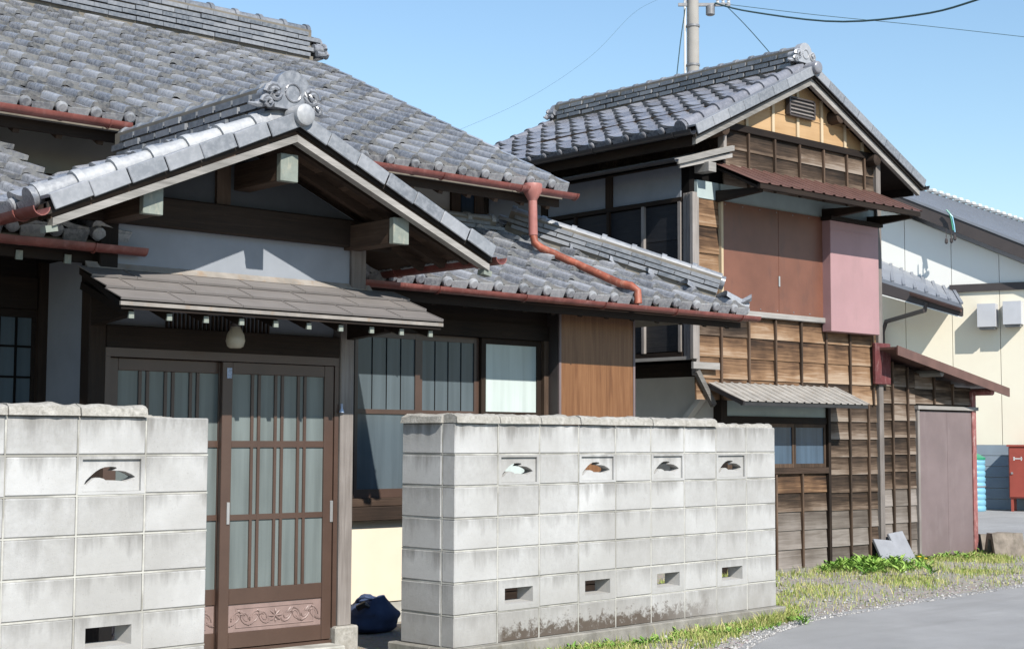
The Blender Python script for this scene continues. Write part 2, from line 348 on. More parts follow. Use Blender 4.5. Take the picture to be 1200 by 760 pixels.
    def build(s, name, m, parent=None, smooth=False): return put(name, s.mesh(name, m, smooth), parent)
WM = {}
def put(name, me, parent=None, mw=None):
    o = bpy.data.objects.new(name, me); col.objects.link(o); mw = mw or Matrix.Identity(4)
    if parent: o.parent = parent; o.matrix_parent_inverse = WM[parent.name].inverted()
    o.matrix_basis = mw; WM[o.name] = mw.copy(); return o
def thing(name, loc, label, cat, group=None):
    o = put(name, None, None, Matrix.Translation(Vector(loc))); o.empty_display_size = .2; tag(o, label, cat, group); return o
def tag(o, label, cat, group=None):
    o['label'] = label; o['category'] = cat; o['kind'] = 'thing'
    if group: o['group'] = group
    return o
def struct(o): o['kind'] = 'structure'; return o
def B(name, m, parent, *a, c=0.0, **k): return MB().box(*a, c=c).build(name, m, parent)
def frame_M(o, x, y, z): return Matrix(((x[0], y[0], z[0], o[0]), (x[1], y[1], z[1], o[1]), (x[2], y[2], z[2], o[2]), (0, 0, 0, 1)))
GZ = -.15
# ------------------------------------------------------------------ ground, road
def sheet(name, poly, z, m):
    me = bpy.data.meshes.new(name); me.from_pydata([(x, y, z) for x, y in poly], [], [tuple(range(len(poly)))]); me.materials.append(M[m])
    b = bmesh.new(); b.from_mesh(me); bmesh.ops.triangulate(b, faces=b.faces)
    for f in b.faces:
        if f.normal.z < 0: f.normal_flip()
    b.to_mesh(me); b.free(); return struct(put(name, me))
sheet('ground', [(-500, -500), (500, -500), (500, 500), (-500, 500)], GZ-.004, 'earth')
EDGE = [(-40, -7.5), (-3, -1.75), (.9, -.98), (1.93, -.66), (2.9, -.18), (3.8, .12), (5.6, .33), (7.97, .52), (9.6, 1.15), (10.7, 1.75), (11.55, 2.35), (11.9, 3.6), (12.3, 7), (13.5, 40)]
ed = []
for i in range(len(EDGE)-1):
    a, b_ = Vector(EDGE[i]), Vector(EDGE[i+1]); n = max(1, int((b_-a).length/.12)) if -3 <= a.x < 12 and b_.y < 4 else 1
    for k in range(n):
        p = a.lerp(b_, k/n); j = (mnoise.noise((p.x*3.1, p.y*3.1, 0))*.07+mnoise.noise((p.x*11, p.y*11, 3))*.03) if n > 1 else 0
        ed.append((p.x+j*.4, p.y+j))
sheet('road', ed+[(13.5, 40), (120, 40), (120, -60), (-40, -60)], GZ, 'asphalt')

# ------------------------------------------------------------------ block walls
ROW = .2067; WA = .0669
e1 = Vector((math.cos(WA), math.sin(WA), 0)); e2 = Vector((-math.sin(WA), math.cos(WA), 0)); TH = .12
def wob(m, a):
    for v in m.vertices:
        n = mnoise.noise_vector(Vector(v.co)*14+Vector((a, a*2, 0))); v.co += n*.0022
def block_mesh(L, k, T=TH):
    me = MB().box(-L/2, L/2, 0, T, -ROW/2+.0045, ROW/2-.0045, .007).mesh('block', 'block'); wob(me, k); return me
BLK = [block_mesh(.392, i*3.3) for i in range(5)]
def screen_mesh():
    """openwork block: framed panel with a winged opening"""
    cu = bpy.data.curves.new('c', 'CURVE'); cu.dimensions = '2D'; cu.fill_mode = 'BOTH'; cu.extrude = .035
    W, H = .172, .083
    def sp(pts):
        s = cu.splines.new('POLY'); s.points.add(len(pts)-1); s.use_cyclic_u = True
        for p, q in zip(s.points, pts): p.co = (q[0], q[1], 0, 1)
    sp([(-W, -H), (W, -H), (W, H), (-W, H)])
    hole = [(675, 690), (686, 668), (710, 645), (760, 605), (795, 586), (830, 575), (880, 572), (918, 576), (924, 585), (902, 600), (945, 601), (990, 607), (1040, 626), (1072, 646), (1040, 664), (990, 680), (960, 673), (900, 668), (845, 671), (822, 656), (790, 648), (750, 652), (715, 678), (690, 699)]
    sp([((x-877)/475*.36, -(y-632)/230*.172) for x, y in hole])
    ob = bpy.data.objects.new('c', cu); me = bpy.data.meshes.new_from_object(ob); bpy.data.objects.remove(ob)
    vs = [(v.co.x, .05+v.co.z, v.co.y) for v in me.vertices]; fs = [tuple(p.vertices) for p in me.polygons]
    mb = MB().add(vs, fs); L, Z = .196, ROW/2-.0045
    mb.box(-L, L, 0, TH, H+.001, Z).box(-L, L, 0, TH, -Z, -H-.001).box(-L, -W-.001, 0, TH, -H-.001, H+.001).box(W+.001, L, 0, TH, -H-.001, H+.001)
    return mb.mesh('openwork_block', 'block')
def vent_mesh():
    L, Z = .196, ROW/2-.0045; a, b, c_, d = -.135, .135, -.058, .045
    o = [(-L, -Z), (L, -Z), (L, Z), (-L, Z)]; i0 = [(a, c_), (b, c_), (b, d), (a, d)]; i1 = [(a+.012, c_+.012), (b-.028, c_+.012), (b-.028, d-.008), (a+.012, d-.008)]
    vs = [(x, 0, z) for x, z in o]+[(x, 0, z) for x, z in i0]+[(x, TH, z) for x, z in i1]+[(x, TH, z) for x, z in o]; fs = []
    for k in range(4):
        j = (k+1) % 4
        for p in (0, 4, 8): fs.append((p+k, p+j, p+4+j, p+4+k))
        fs.append((12+k, 12+j, j, k))
    return MB().add(vs, fs).mesh('vent_block', 'block')
SCR, VNT = screen_mesh(), vent_mesh()
def cap_mesh(L, k, T=TH):
    mb = MB(); nx, npf = 9, 8; vs = []
    for i in range(nx+1):
        x = -L/2+L*i/nx; brk = 1+.25*mnoise.noise((x*9+k*7, 1, k))
        for j in range(npf):
            an = math.pi*j/(npf-1); y = T/2-(T/2+.022)*math.cos(an); z = .012+.05*math.sin(an)**.55*brk if 0 < j < npf-1 else 0
            q = mnoise.noise_vector((x*22+k*5, y*22, k*3.1))*.0085; vs.append((x*(1 if 0 < i < nx else .992), y+q.y, z+q.z*(j not in (0, npf-1))))
    fs = [(i*npf+j, (i+1)*npf+j, (i+1)*npf+j+1, i*npf+j+1) for i in range(nx) for j in range(npf-1)]
    fs += [tuple(range(npf)), tuple(nx*npf+j for j in range(npf))]+[(i*npf, i*npf+npf-1, (i+1)*npf+npf-1, (i+1)*npf) for i in range(nx)]
    return mb.add(vs, fs).mesh('coping', 'cap', True)
CAPS = [cap_mesh(.396, i) for i in range(6)]
def run_M(org, X, Y, u): return frame_M(org+X*u, X, Y, (0, 0, 1))
def block_wall(org, ztop, c0, c1, rows, screens, capcols, parent):
    org = Vector(org)
    for c in range(c0, c1):
        for r in range(rows):
            z = ztop-ROW*(r+.5); me = R.choice(BLK); nm = 'block'
            if c in screens and r == 1: me, nm = SCR, 'openwork_block'
            if c in screens and r == 5: me, nm = VNT, 'vent_block'
            m = run_M(org, e1, e2, .4*c+.2); m.translation.z = z; m.translation += e2*R.uniform(-.0015, .0015)
            put(nm, me, parent, m @ Matrix.Rotation(R.uniform(-.002, .002), 4, 'Y'))
        if c in capcols:
            m = run_M(org, e1, e2, .4*c+.2); m.translation.z = ztop-.002
            put('coping', R.choice(CAPS), parent, m @ Matrix.Rotation(R.uniform(-.008, .008), 4, 'Y'))
    mb = MB()
    for r in range(rows+1):
        z = ztop-ROW*r
        if 0 < r: mb.box(.4*c0+.004, .4*c1-.004, .0035, TH-.0035, z-.0048, z+.0048)
    for c in range(c0+1, c1):
        for r in range(rows):
            z = ztop-ROW*(r+.5); x0 = .4*c-.0045; x1 = .4*c+.0045
            if c == c0: x0 = x1-.001
            if c == c1: x1 = x0+.001
            mb.box(x0, x1, .0035, TH-.0035, z-ROW/2+.0049, z+ROW/2-.0049)
    mm = run_M(org, e1, e2, 0); mb.v = [tuple(mm@Vector(v)) for v in mb.v]; mb.build('mortar', 'mortar', parent)
# right wall with its short return
W1 = thing('block_wall', (1.8, .1, GZ), 'grey concrete block wall with a short return at the gateway and four openwork blocks', 'wall', 'concrete block walls')
Z1 = 1.4
block_wall((0, 0, 0), Z1, 0, 9, 7, (1, 3, 5, 7), range(0, 7), W1)
hb = [block_mesh(.385, 20+i) for i in range(3)]
for r in range(7):
    m = frame_M(e2*(TH+.199), -e2, e1, (0, 0, 1)); m.translation.z = Z1-ROW*(r+.5); put('block', hb[r % 3], W1, m)
mb = MB()
for r in range(1, 7):
    z = Z1-ROW*r; mb.box(.0035, TH-.0035, TH+.004, TH+.39, z-.0048, z+.0048)
mb.box(.0035, TH-.0035, TH-.001, TH+.006, Z1-7*ROW, Z1-.005)
mm = run_M(Vector((0, 0, 0)), e1, e2, 0); mb.v = [tuple(mm@Vector(v)) for v in mb.v]; mb.build('mortar', 'mortar', W1)
m = frame_M(e2*(TH+.19), -e2, e1, (0, 0, 1)); m.translation.z = Z1-.002; put('coping', CAPS[3], W1, m)
mb = MB()   # crumbling cement left where the coping is gone
for c in (7, 8):
    for k in range(7):
        u = .4*c+.03+.057*k; n = 5; rr = R.uniform(.035, .055); mb.lathe(tuple(e1*u+e2*(TH/2)+Vector((0, 0, Z1-.006))), [(rr*1.15, 0), (rr, R.uniform(.012, .03)), (rr*.4, R.uniform(.025, .038))], 7)
mb.build('cement_crust', 'cap', W1, True)
mb = MB().box(-.06, 3.66, -.055, TH+.05, GZ-.1, Z1-7*ROW+.004, .008); mb.box(-.055, TH+.05, TH+.051, TH+.46, GZ-.1, Z1-7*ROW+.003, .008)
mb.v = [tuple(mm@Vector(v)) for v in mb.v]; mb.build('footing', 'footing', W1)
# left wall
W2 = thing('block_wall', (-3.1, -.15, GZ), 'grey concrete block wall with a broken coping and no return, before the entrance', 'wall', 'concrete block walls')
ol = Vector((-1.8923, -.1543, 0)); Z2 = 1.4065
block_wall(ol, Z2, -6, 0, 7, (-2, -4, -6), range(-6, -1), W2)
mb = MB()
for k in range(5):
    rr = R.uniform(.02, .04); p = ol+e1*(-.39+.04*k)+e2*(TH/2); mb.lathe((p.x, p.y, Z2-.006), [(rr*1.3, 0), (rr, R.uniform(.01, .03)/(1+k*.6)), (rr*.4, .03/(1+k))], 7)
mb.build('cement_crust', 'cap', W2, True)
mb = MB().box(-2.45, .05, -.05, TH+.05, GZ-.1, Z2-7*ROW+.004, .008); ml_ = run_M(ol, e1, e2, 0); mb.v = [tuple(ml_@Vector(v)) for v in mb.v]; mb.build('footing', 'footing', W2)
# ------------------------------------------------------------------ roof tiles
TW, TE, TL = .265, .275, .33
PROF = [(0, -.004), (.004, .036), (.018, .050), (.046, .052), (.085, .034), (.145, .014), (.21, .004), (.268, .001)]
def set_attr(me, name, vals):
    a = me.attributes.new(name, 'FLOAT', 'POINT'); a.data.foreach_set('value', np.asarray(vals, dtype=np.float32))
def tile_parts(kind, w=TW):
    k = w/TW; pr = [(x*k, z) for x, z in PROF]; n = len(pr); v = []; e = []
    for y, lift, ee in ((0, .046, 1), (.018, .0445, 0), (TL, 0, 0)):
        for x, z in pr: v.append((x, y, z+lift)); e.append(ee)
    b = len(v)
    for x, z in pr: v.append((x, .006, z+.046-.036)); e.append(1)
    f = [(r*n+i, r*n+i+1, (r+1)*n+i+1, (r+1)*n+i) for r in range(2) for i in range(n-1)]+[(b+i, b+i+1, i+1, i) for i in range(n-1)]
    f += [(b, 0, n), (b, n, 2*n)]
    if kind == 'eave_tile':   # hanging flat lip and a round boss under the roll
        c = len(v); x0, x1 = .095*k, .262*k
        for y in (-.006, .012):
            for x, z in ((x0, .026), (x1, .036), (x1-.012, -.045), (x0+.012, -.045)): v.append((x, y, z)); e.append(.3)
        f += [(c, c+1, c+2, c+3), (c+4, c+7, c+6, c+5)]+[(c+i, c+4+i, c+4+(i+1) % 4, c+(i+1) % 4) for i in range(4)]
        c = len(v); m = 10
        for y, rr in ((-.03, .030), (-.022, .044), (.03, .044)):
            for i in range(m): an = 2*math.pi*i/m; v.append((.045*k+rr*math.cos(an), y, .018+rr*math.sin(an))); e.append(.2)
        f += [tuple(c+i for i in range(m))]+[(c+r*m+i, c+r*m+(i+1) % m, c+(r+1)*m+(i+1) % m, c+(r+1)*m+i) for r in range(2) for i in range(m)]
    return v, f, e
TP = {}; TMESH = {}
for kd in ('tile', 'eave_tile'):
    for mt in ('tile', 'tile2'):
        v, f, e = tile_parts(kd); TP[kd] = (np.array(v), f, np.array(e))
        me = bpy.data.meshes.new(kd); me.from_pydata(v, [], f); set_attr(me, 'edge', e); me.materials.append(M[mt]); me.shade_smooth(); me.set_sharp_from_angle(angle=math.radians(50)); TMESH[kd, mt] = me
class Roof:
    """collects tiles of every slope of one building; the 300 that show largest become objects, the rest one field per slope"""
    def __init__(s, mt): s.mt = mt; s.items = []
    def slope(s, part, org, u, vh, slope, width, rows, keep=None):
        u = Vector(u); vh = Vector(vh); v = (vh+Vector((0, 0, slope))).normalized(); n = u.cross(v); ncol = int(round(width/TW)); org = Vector(org)
        for r in range(rows):
            for c in range(ncol):
                p = org+u*(c*TW)+v*(r*TE)
                if keep and not keep(p+u*TW*.5+v*.12): continue
                j = lambda a: R.gauss(0, a)
                m = frame_M(p+n*(j(.003)+.016*mnoise.noise(p*.75))+u*j(.003)+v*j(.004), u, v, n) @ Matrix.Rotation(j(.009), 4, 'Z') @ Matrix.Rotation(j(.008), 4, 'X') @ Matrix.Rotation(j(.012), 4, 'Y')
                s.items.append((part, 'eave_tile' if r == 0 else 'tile', m))
    def finish(s, limit=300):
        def key(it):
            x, y, z = proj(it[2].translation); out = max(0, -x, x-1200, -y, y-760); return z+(1000 if out > 25 else 0)
        rest = {}; cnt = {'tile': 0, 'eave_tile': 0}
        for it in sorted(s.items, key=key):
            if cnt[it[1]] < limit and key(it) < 1000: cnt[it[1]] += 1; put(it[1], TMESH[it[1], s.mt], it[0], it[2])
            else: rest.setdefault(it[0].name, (it[0], []))[1].append(it)
        for part, its in rest.values():
            V = []; F = []; E_ = []; Q = []; b = 0
            for _, kd, m in its:
                v, f, e = TP[kd]; A = np.array(m); V.append(v@A[:3, :3].T+A[:3, 3]); F += [tuple(b+i for i in q) for q in f]; E_.append(e); Q.append(np.full(len(v), R.random())); b += len(v)
            me = bpy.data.meshes.new('tile_field'); me.from_pydata(np.concatenate(V).tolist(), [], F); set_attr(me, 'edge', np.concatenate(E_)); set_attr(me, 'rnd', np.concatenate(Q))
            me.materials.append(M[s.mt]); me.shade_smooth(); me.set_sharp_from_angle(angle=math.radians(50)); o = put('tile_field', me, part); o['kind'] = 'stuff'
def noshi_mesh(L, w, h, m='ridge', g=0.0):
    """flat ridge tile, slightly tilted down at the outer edges"""
    v = []
    for x in (-L/2, L/2):
        for y, z in ((-w/2, -.012), (0, .004), (w/2, -.012), (w/2, -.012+h*.8), (0, h), (-w/2, -.012+h*.8)): v.append((x, y, z))
    f = [(0, 1, 2, 3, 4, 5), (6, 7, 8, 9, 10, 11)]+[(i, (i+1) % 6, 6+(i+1) % 6, 6+i) for i in range(6)]
    return MB().add(v, f).mesh('ridge_tile', m)
def round_mesh(L, r, m='ridge', ring=True):
    v = []; n = 9; st = [(-L/2, r*.93), (L/2-.05, r), (L/2-.049, r*1.2), (L/2-.002, r*1.2)] if ring else [(-L/2, r), (L/2, r)]
    for x, rr in st:
        for k in range(n): an = math.pi*k/(n-1)*1.16-.08*math.pi; v.append((x, rr*math.cos(an), rr*math.sin(an)))
    f = [(a*n+k, a*n+k+1, (a+1)*n+k+1, (a+1)*n+k) for a in range(len(st)-1) for k in range(n-1)]+[tuple(range(n)), tuple((len(st)-1)*n+k for k in range(n))]
    return MB().add(v, f).mesh('round_tile', m, True)
def ridge(parent, p0, p1, layers, lh=.045, w0=.30, w1=.20, r=.075, m='ridge', mc='ridge', seg=.30, base=.06, gap=.006):
    """stacked ridge: staggered flat tiles in layers, round caps on top; p0 to p1 along the base line"""
    p0 = Vector(p0); p1 = Vector(p1); d = p1-p0; L = d.length; x = d/L; y = Vector((0, 0, 1)).cross(x).normalized(); z = x.cross(y)
    MB().bar(p0+z*(base/2-.03), p1+z*(base/2-.03), w0*.8, base+.06, z).build('ridge_bed', 'under', parent)
    for l in range(layers):
        wd = w0+(w1-w0)*l/max(1, layers-1); me = noshi_mesh(seg-gap, wd, lh*.86, m); half = noshi_mesh(seg/2-gap, wd, lh*.86, m)
        s = 0.0; first = l % 2
        while s < L-.02:
            ln = seg/2 if first else seg; first = 0
            if s+ln > L+.12: break
            q = p0+x*(s+ln/2)+z*(base+l*lh+R.uniform(-.002, .002))+y*R.uniform(-.010, .010)
            put('ridge_tile', half if ln < seg else me, parent, frame_M(q, x, y, z)); s += ln
    MB().bar(p0+z*(base+lh*layers*.5), p1+z*(base+lh*layers*.5), w1*.8, lh*layers, z).build('ridge_core', 'under', parent)
    k = int(round(L/seg)); me = round_mesh(L/k+.004, r, mc)
    for i in range(k):
        put('round_tile', me, parent, frame_M(p0+x*(L/k*(i+.5))+z*(base+layers*lh-.01+R.uniform(-.003, .003)), x, y, z) @ Matrix.Rotation(R.uniform(-.02, .02), 4, 'Y'))
def onigawara(parent, c, sc=1.0, facing=-1, ax='y', m='tile'):
    """ridge-end ornament: arched plate with a ring, side scrolls and a foot"""
    c = Vector(c); mb = MB(); f = facing
    def P(a, o, h): return c+(Vector((a, o*f, h)) if ax == 'y' else Vector((o*f, a, h)))*sc
    arch = [(-.15, 0)]+[(-.15+.02*math.sin(i), .06+.03*i) for i in range(2)]+[(.14*math.cos(math.pi-math.pi*k/12), .135+.14*math.sin(math.pi*k/12)) for k in range(13)]+[(.15, .06), (.15, 0)]
    mb.prism([P(a, .0, h) for a, h in arch], P(0, .09, 0)-P(0, 0, 0))
    ring = []
    for k in range(17): an = 2*math.pi*k/16; ring.append(P(.062*math.cos(an), .092, .12+.062*math.sin(an)))
    mb.tube(ring, .009*sc, 6, False)
    for sgn in (-1, 1):
        for (a0, h0, rr, th) in ((.15, .10, .066, .022), (.20, .03, .045, .018)):
            sp = [P(sgn*(a0+rr*(1-k/22)*math.cos(k*.62)), .075+.0022*k, h0+rr*(1-k/22)*math.sin(k*.62)) for k in range(19)]
            mb.tube(sp, [th*sc*(1-.4*k/18) for k in range(19)], 6)
        mb.tube([P(sgn*.155, -.06, .10), P(sgn*.155, .085, .10)], .05*sc, 10); mb.tube([P(sgn*.20, -.04, .035), P(sgn*.20, .08, .035)], .034*sc, 8)
        mb.tube([P(sgn*.17, .05, .035), P(sgn*.27, .05, .005), P(sgn*.33, .04, .01)], [.032*sc, .022*sc, .01*sc], 6)
    mb.build('ridge_end_ornament', m, parent, True)

# ------------------------------------------------------------------ the tiled house
H = thing('tiled_house', (-.6, 2.2, GZ), 'traditional house with blue-grey tiled roofs, gabled entrance porch and red gutters', 'house')
SLP = .47
RF = Roof('tile')
YG, XC, ZR = .2, -1.105, 3.27       # porch gable plane, ridge line, ridge height
PS, HW = .43, 1.60                  # porch slope, half width
YD = 1.0; XPL, XPR = -2.03, -.18    # door wall, post lines
# --- upper roof
YE, ZE, XV = 2.5, 3.62, 3.4
upper = MB().prism([(XV-.02, YE+.04, ZE-.03), (XV-.02, 6.75, ZE-.03+SLP*4.21), (XV-.02, 11, ZE-.03), (XV-.02, 11, ZE-.10), (XV-.02, 6.75, ZE-.10+SLP*4.21), (XV-.02, YE+.04, ZE-.10)], (-10.4, 0, 0)).build('upper_roof', 'under', H)
RF.slope(upper, (XV-35*TW, YE, ZE), (1, 0, 0), (0, 1, 0), SLP, 35*TW, 16)
ridge(upper, (-7, 6.68, ZE+SLP*4.18-.02), (3.28, 6.68, ZE+SLP*4.18-.02), 5, .062, .36, .26, .085, 'ridge', 'ridge', .31, .05)
onigawara(upper, (3.33, 6.68, ZE+SLP*4.18+.02), 1.0, 1, 'x')
vm = MB()
me = MB().box(-.03, .03, 0, .31, -.085, .02, .004).mesh('verge_tile', 'tile')
vv = Vector((0, 1, SLP)).normalized(); nn = Vector((0, -SLP, 1)).normalized()
for k in range(16): put('verge_tile', me, upper, frame_M(Vector((XV+.0, YE, ZE+.03))+vv*(k*TE)+nn*.012, (1, 0, 0), vv, nn) @ Matrix.Rotation(-.04, 4, 'X'))
# eave woodwork and gutter
B('eave_board', 'darkx', H, -6, XV-.04, YE+.06, YE+.10, ZE-.17, ZE-.035); MB().prism([(XV-.06, YE+.1, ZE-.11), (XV-.06, 3.3, ZE-.11+SLP*.8), (XV-.06, 3.3, ZE-.14+SLP*.8), (XV-.06, YE+.1, ZE-.14)], (-9, 0, 0)).build('soffit', 'darkx', H)
for k in range(20):
    x = XV-.15-.32*k
    if x > -3.4: MB().bar((x, YE+.09, ZE-.17), (x, 3.3, ZE-.17+SLP*.81), .045, .06).build('rafter', 'brownz', H)
def gutter(p0, p1, r, m, parent, step=.9, sag=0):
    g = MB().gutter(p0, p1, r).build('gutter', m, parent, True); p0 = Vector(p0); p1 = Vector(p1); L = (p1-p0).length; d = (p1-p0)/L; a = d.cross(Vector((0, 0, 1)))
    for k in range(int(L/step)+1):
        q = p0+d*min(L-.02, .25+k*step); mb = MB(); mb.tube([q+a*(r+.006)*math.cos(math.pi*i/8)-Vector((0, 0, (r+.006)*math.sin(math.pi*i/8))) for i in range(9)], .005, 5); mb.build('gutter_bracket', m, g)
    return g
GU = ZE-.045
gutter((-6, YE-.06, GU), (at(152, 150, y=YE-.06).x, YE-.06, GU), .052, 'red', H)
gutter((-.2, YE-.06, GU), (XV+.06, YE-.06, GU-.01), .052, 'red', H)
# --- upper storey wall
YU = 3.2; ze = ZE+.2
B('upper_wall', 'upperplaster', H, -6, 2.95, YU, YU+.1, 2.5, 3.80); B('side_wall', 'plasterwhite', H, 2.85, 2.95, YU+.1, 6.6, 2.5, 3.80)
for x in (2.9, 2.62, 1.9, .9, -.1, -2.0, -3.0): B('post', 'brownz', H, x-.055, x+.055, YU-.03, YU-.002, 2.9, 3.75)
B('wall_plate', 'darkx', H, -6, 2.97, YU-.035, YU-.004, 3.68, 3.80); B('sill_rail', 'brownx', H, -6, 2.97, YU-.034, YU-.003, 3.2, 3.27)
B('slit_window', 'darkglass', H, 2.69, 2.86, YU-.02, YU-.004, 3.28, 3.6)
# --- lower roof, right wing (hipped at its far corner)
YL, ZL, XL, SL = 1.5, 2.50, 4.80, .45
def hipkeep(p): return p.x < XL-(p.y-YL)+.05
low = MB().prism([(XL, YL+.03, ZL-.03), (XL-1.7, 3.2, ZL-.03+SL*1.7), (-.1, 3.2, ZL-.03+SL*1.7), (-.1, YL+.03, ZL-.03)], (0, 0, -.05)).build('lower_roof', 'under', H)
MB().prism([(XL-.02, YL+.05, ZL-.03), (XL-.02, 6.5, ZL-.03), (2.95, 6.5, ZL-.03+SL*1.85), (2.95, 3.35, ZL-.03+SL*1.85)], (0, 0, -.05)).build('hip_roof_base', 'under', H)
RF.slope(low, (XL-18*TW, YL, ZL), (1, 0, 0), (0, 1, 0), SL, 18*TW, 7, hipkeep)
hipf = MB().prism([(XL-.03, YL+.08, ZL-.032), (XL-.03, 6.4, ZL-.032), (2.97, 6.4, ZL-.032+SL*1.83)], (0, 0, -.01)).build('hip_roof', 'under', H)
RF.slope(hipf, (XL, YL, ZL), (0, 1, 0), (-1, 0, 0), SL, 18*TW, 7, lambda p: p.y > YL+(XL-p.x)-.05)
hd = Vector((-1, 1, SL)).normalized()
ridge(low, Vector((XL-.22, YL+.22, ZL+.02+SL*.22)), Vector((XL-1.62, YL+1.62, ZL+.03+SL*1.62)), 3, .05, .27, .18, .06, 'ridge', 'verge', .29, .05)
q = Vector((XL-.17, YL+.17, ZL+.19+SL*.17)); MB().tube([q-hd*.02, q+hd*.09], [.066, .07], 12).build('hip_end_cap', 'tile', low, True)
mb = MB()   # upswept corner tile
cs = [(0, .10, .0), (.12, .09, .005), (.22, .07, .03), (.30, .03, .075)]; hv = Vector((1, -1, 0)).normalized(); hs = Vector((1, 1, 0)).normalized(); o0 = Vector((XL-.19, YL+.19, ZL+.05)); vs = []
for dst, wd, zz in cs:
    for a, b_ in ((-1, 0), (-.5, .035), (.5, .035), (1, 0), (.5, -.03), (-.5, -.03)): vs.append(o0+hv*dst+hs*wd*a+Vector((0, 0, zz+b_)))
mb.add(vs, [(i*6+k, i*6+(k+1) % 6, (i+1)*6+(k+1) % 6, (i+1)*6+k) for i in range(3) for k in range(6)]+[tuple(range(6)), tuple(18+k for k in range(6))]); mb.build('corner_tile', 'tile', low, True)
ridge(low, Vector((.35, YU-.12, ZL+SL*1.6)), Vector((2.98, YU-.12, ZL+SL*1.6)), 2, .045, .2, .16, .055, 'ridge', 'roll', .3, .03)
B('eave_board', 'darkx', H, -.05, XL-.05, YL+.05, YL+.09, ZL-.16, ZL-.04)
MB().prism([(XL-.1, YL+.09, ZL-.09), (XL-.1, 2.12, ZL-.09+SL*.6), (XL-.1, 2.12, ZL-.115+SL*.6), (XL-.1, YL+.09, ZL-.115)], (-4.7, 0, 0)).build('soffit', 'darkx', H)
for k in range(15): MB().bar((XL-.18-.32*k, YL+.09, ZL-.145), (XL-.18-.32*k, 2.12, ZL-.145+SL*.61), .042, .055).build('rafter', 'darky', H)
gl_ = gutter((-.15, YL-.06, ZL-.04), (XL+.06, YL-.06, ZL-.055), .05, 'red', H)
# downpipe from the upper gutter: hopper, drop, run down the tiles, elbow into the lower gutter
hx = at(624, 240, y=YE-.06); hp = MB().lathe((hx.x, YE-.06, GU-.14), [(.035, 0), (.05, .03), (.085, .09), (.09, .15), (.085, .165)], 14).build('rain_hopper', 'pinkred', H, True)
zr = ZL+SL*(YE-.06-YL)+.09
MB().tube([(hx.x, YE-.06, GU-.13), (hx.x+.01, YE-.06, zr+.12)], .042, 10).build('downpipe', 'pinkred', H, True)
ex = at(741, 345, y=YL+.02)
MB().tube([(hx.x+.01, YE-.06, zr+.13), (hx.x+.015, YE-.075, zr+.05), (hx.x+.06, YE-.12, zr), (ex.x-.07, YL+.1, ZL+.15), (ex.x-.02, YL+.02, ZL+.13), (ex.x, YL-.04, ZL+.08), (ex.x, YL-.05, ZL-.03)], .036, 10).build('roof_pipe', 'rust', H, True)
# --- right wing wall
YW = 2.1; XW = 3.78
wx = lambda u, v=480: at(u, v, y=YW).x
wz = lambda v, u=450: at(u, v, y=YW).z
XWL = XPR+.06; zs0, zs1 = wz(609, 440), wz(583, 440); ztop = wz(388, 450)
B('foundation', 'darkx', H, 1.35, XW, YW+.0, YW+.2, GZ-.05, wz(706, 435)-.01)
B('foundation', 'mortar', H, XWL-.2, 1.349, YW+.01, YW+.2, GZ-.05, wz(706, 435)-.01)
B('board_wall', 'darkx', H, 1.35, XW, YW+.02, YW+.12, wz(706, 435), zs0)
B('plaster_wall', 'plastercream', H, XWL-.2, 1.349, YW+.02, YW+.12, wz(706, 435), zs0)
B('window_sill', 'brownx', H, XWL-.2, XW-.2, YW-.06, YW+.1, zs0, (zs0+zs1)/2+.02, c=.005); B('sill_rail', 'brownx', H, XWL-.2, XW-.2, YW-.03, YW+.1, (zs0+zs1)/2+.022, zs1, c=.004)
B('wall_lintel', 'darkx', H, XWL-.2, XW, YW-.05, YW+.1, ztop, ztop+.13); B('upper_plaster', 'darkx', H, XWL-.2, XW, YW-.02, YW+.1, ztop+.132, 2.72)
B('back_panel', 'black', H, XWL-.2, XW, YW+.13, YW+.15, zs0, 2.7)
x0 = wx(413); xs = [x0, wx(492), wx(564), wx(634)]
for i in range(3):
    a, b_ = xs[i], xs[i+1]; yo = YW+.0 if i != 1 else YW+.035
    sh = MB(); sw = .05
    sh.box(a, a+sw, yo, yo+.032, zs1+.002, ztop-.002).box(b_-sw, b_, yo, yo+.032, zs1+.002, ztop-.002).box(a+sw, b_-sw, yo+.001, yo+.031, zs1+.002, zs1+.07).box(a+sw, b_-sw, yo+.001, yo+.031, ztop-.05, ztop-.002)
    zm = wz(482, 450); sh.box(a+sw, b_-sw, yo+.002, yo+.03, zm-.018, zm+.018)
    s_ = sh.build('window_sash', 'doorbrown' if i != 2 else 'darkz', H)
    for z0, z1, mt in ((zs1+.07, zm-.018, 'winglass' if i < 2 else 'curtainglass'), (zm+.018, ztop-.05, 'winglass' if i < 2 else 'curtainglass')): B('pane', mt, s_, a+sw, b_-sw, yo+.012, yo+.018, z0, z1)
    if i < 2:   # thin lattice seen in the glass
        mu = MB()
        for k in range(1, 4): x = a+sw+(b_-a-2*sw)*k/4; mu.box(x-.003, x+.003, yo+.006, yo+.0115, zm+.02, ztop-.051)
        mu.build('muntin', 'black', s_)
xj = xs[3]; B('window_jamb', 'brownz', H, xj+.001, xj+.07, YW-.04, YW+.1, zs1, ztop); B('window_post', 'darkz', H, x0-.09, x0-.001, YW-.03, YW+.1, zs1, ztop)
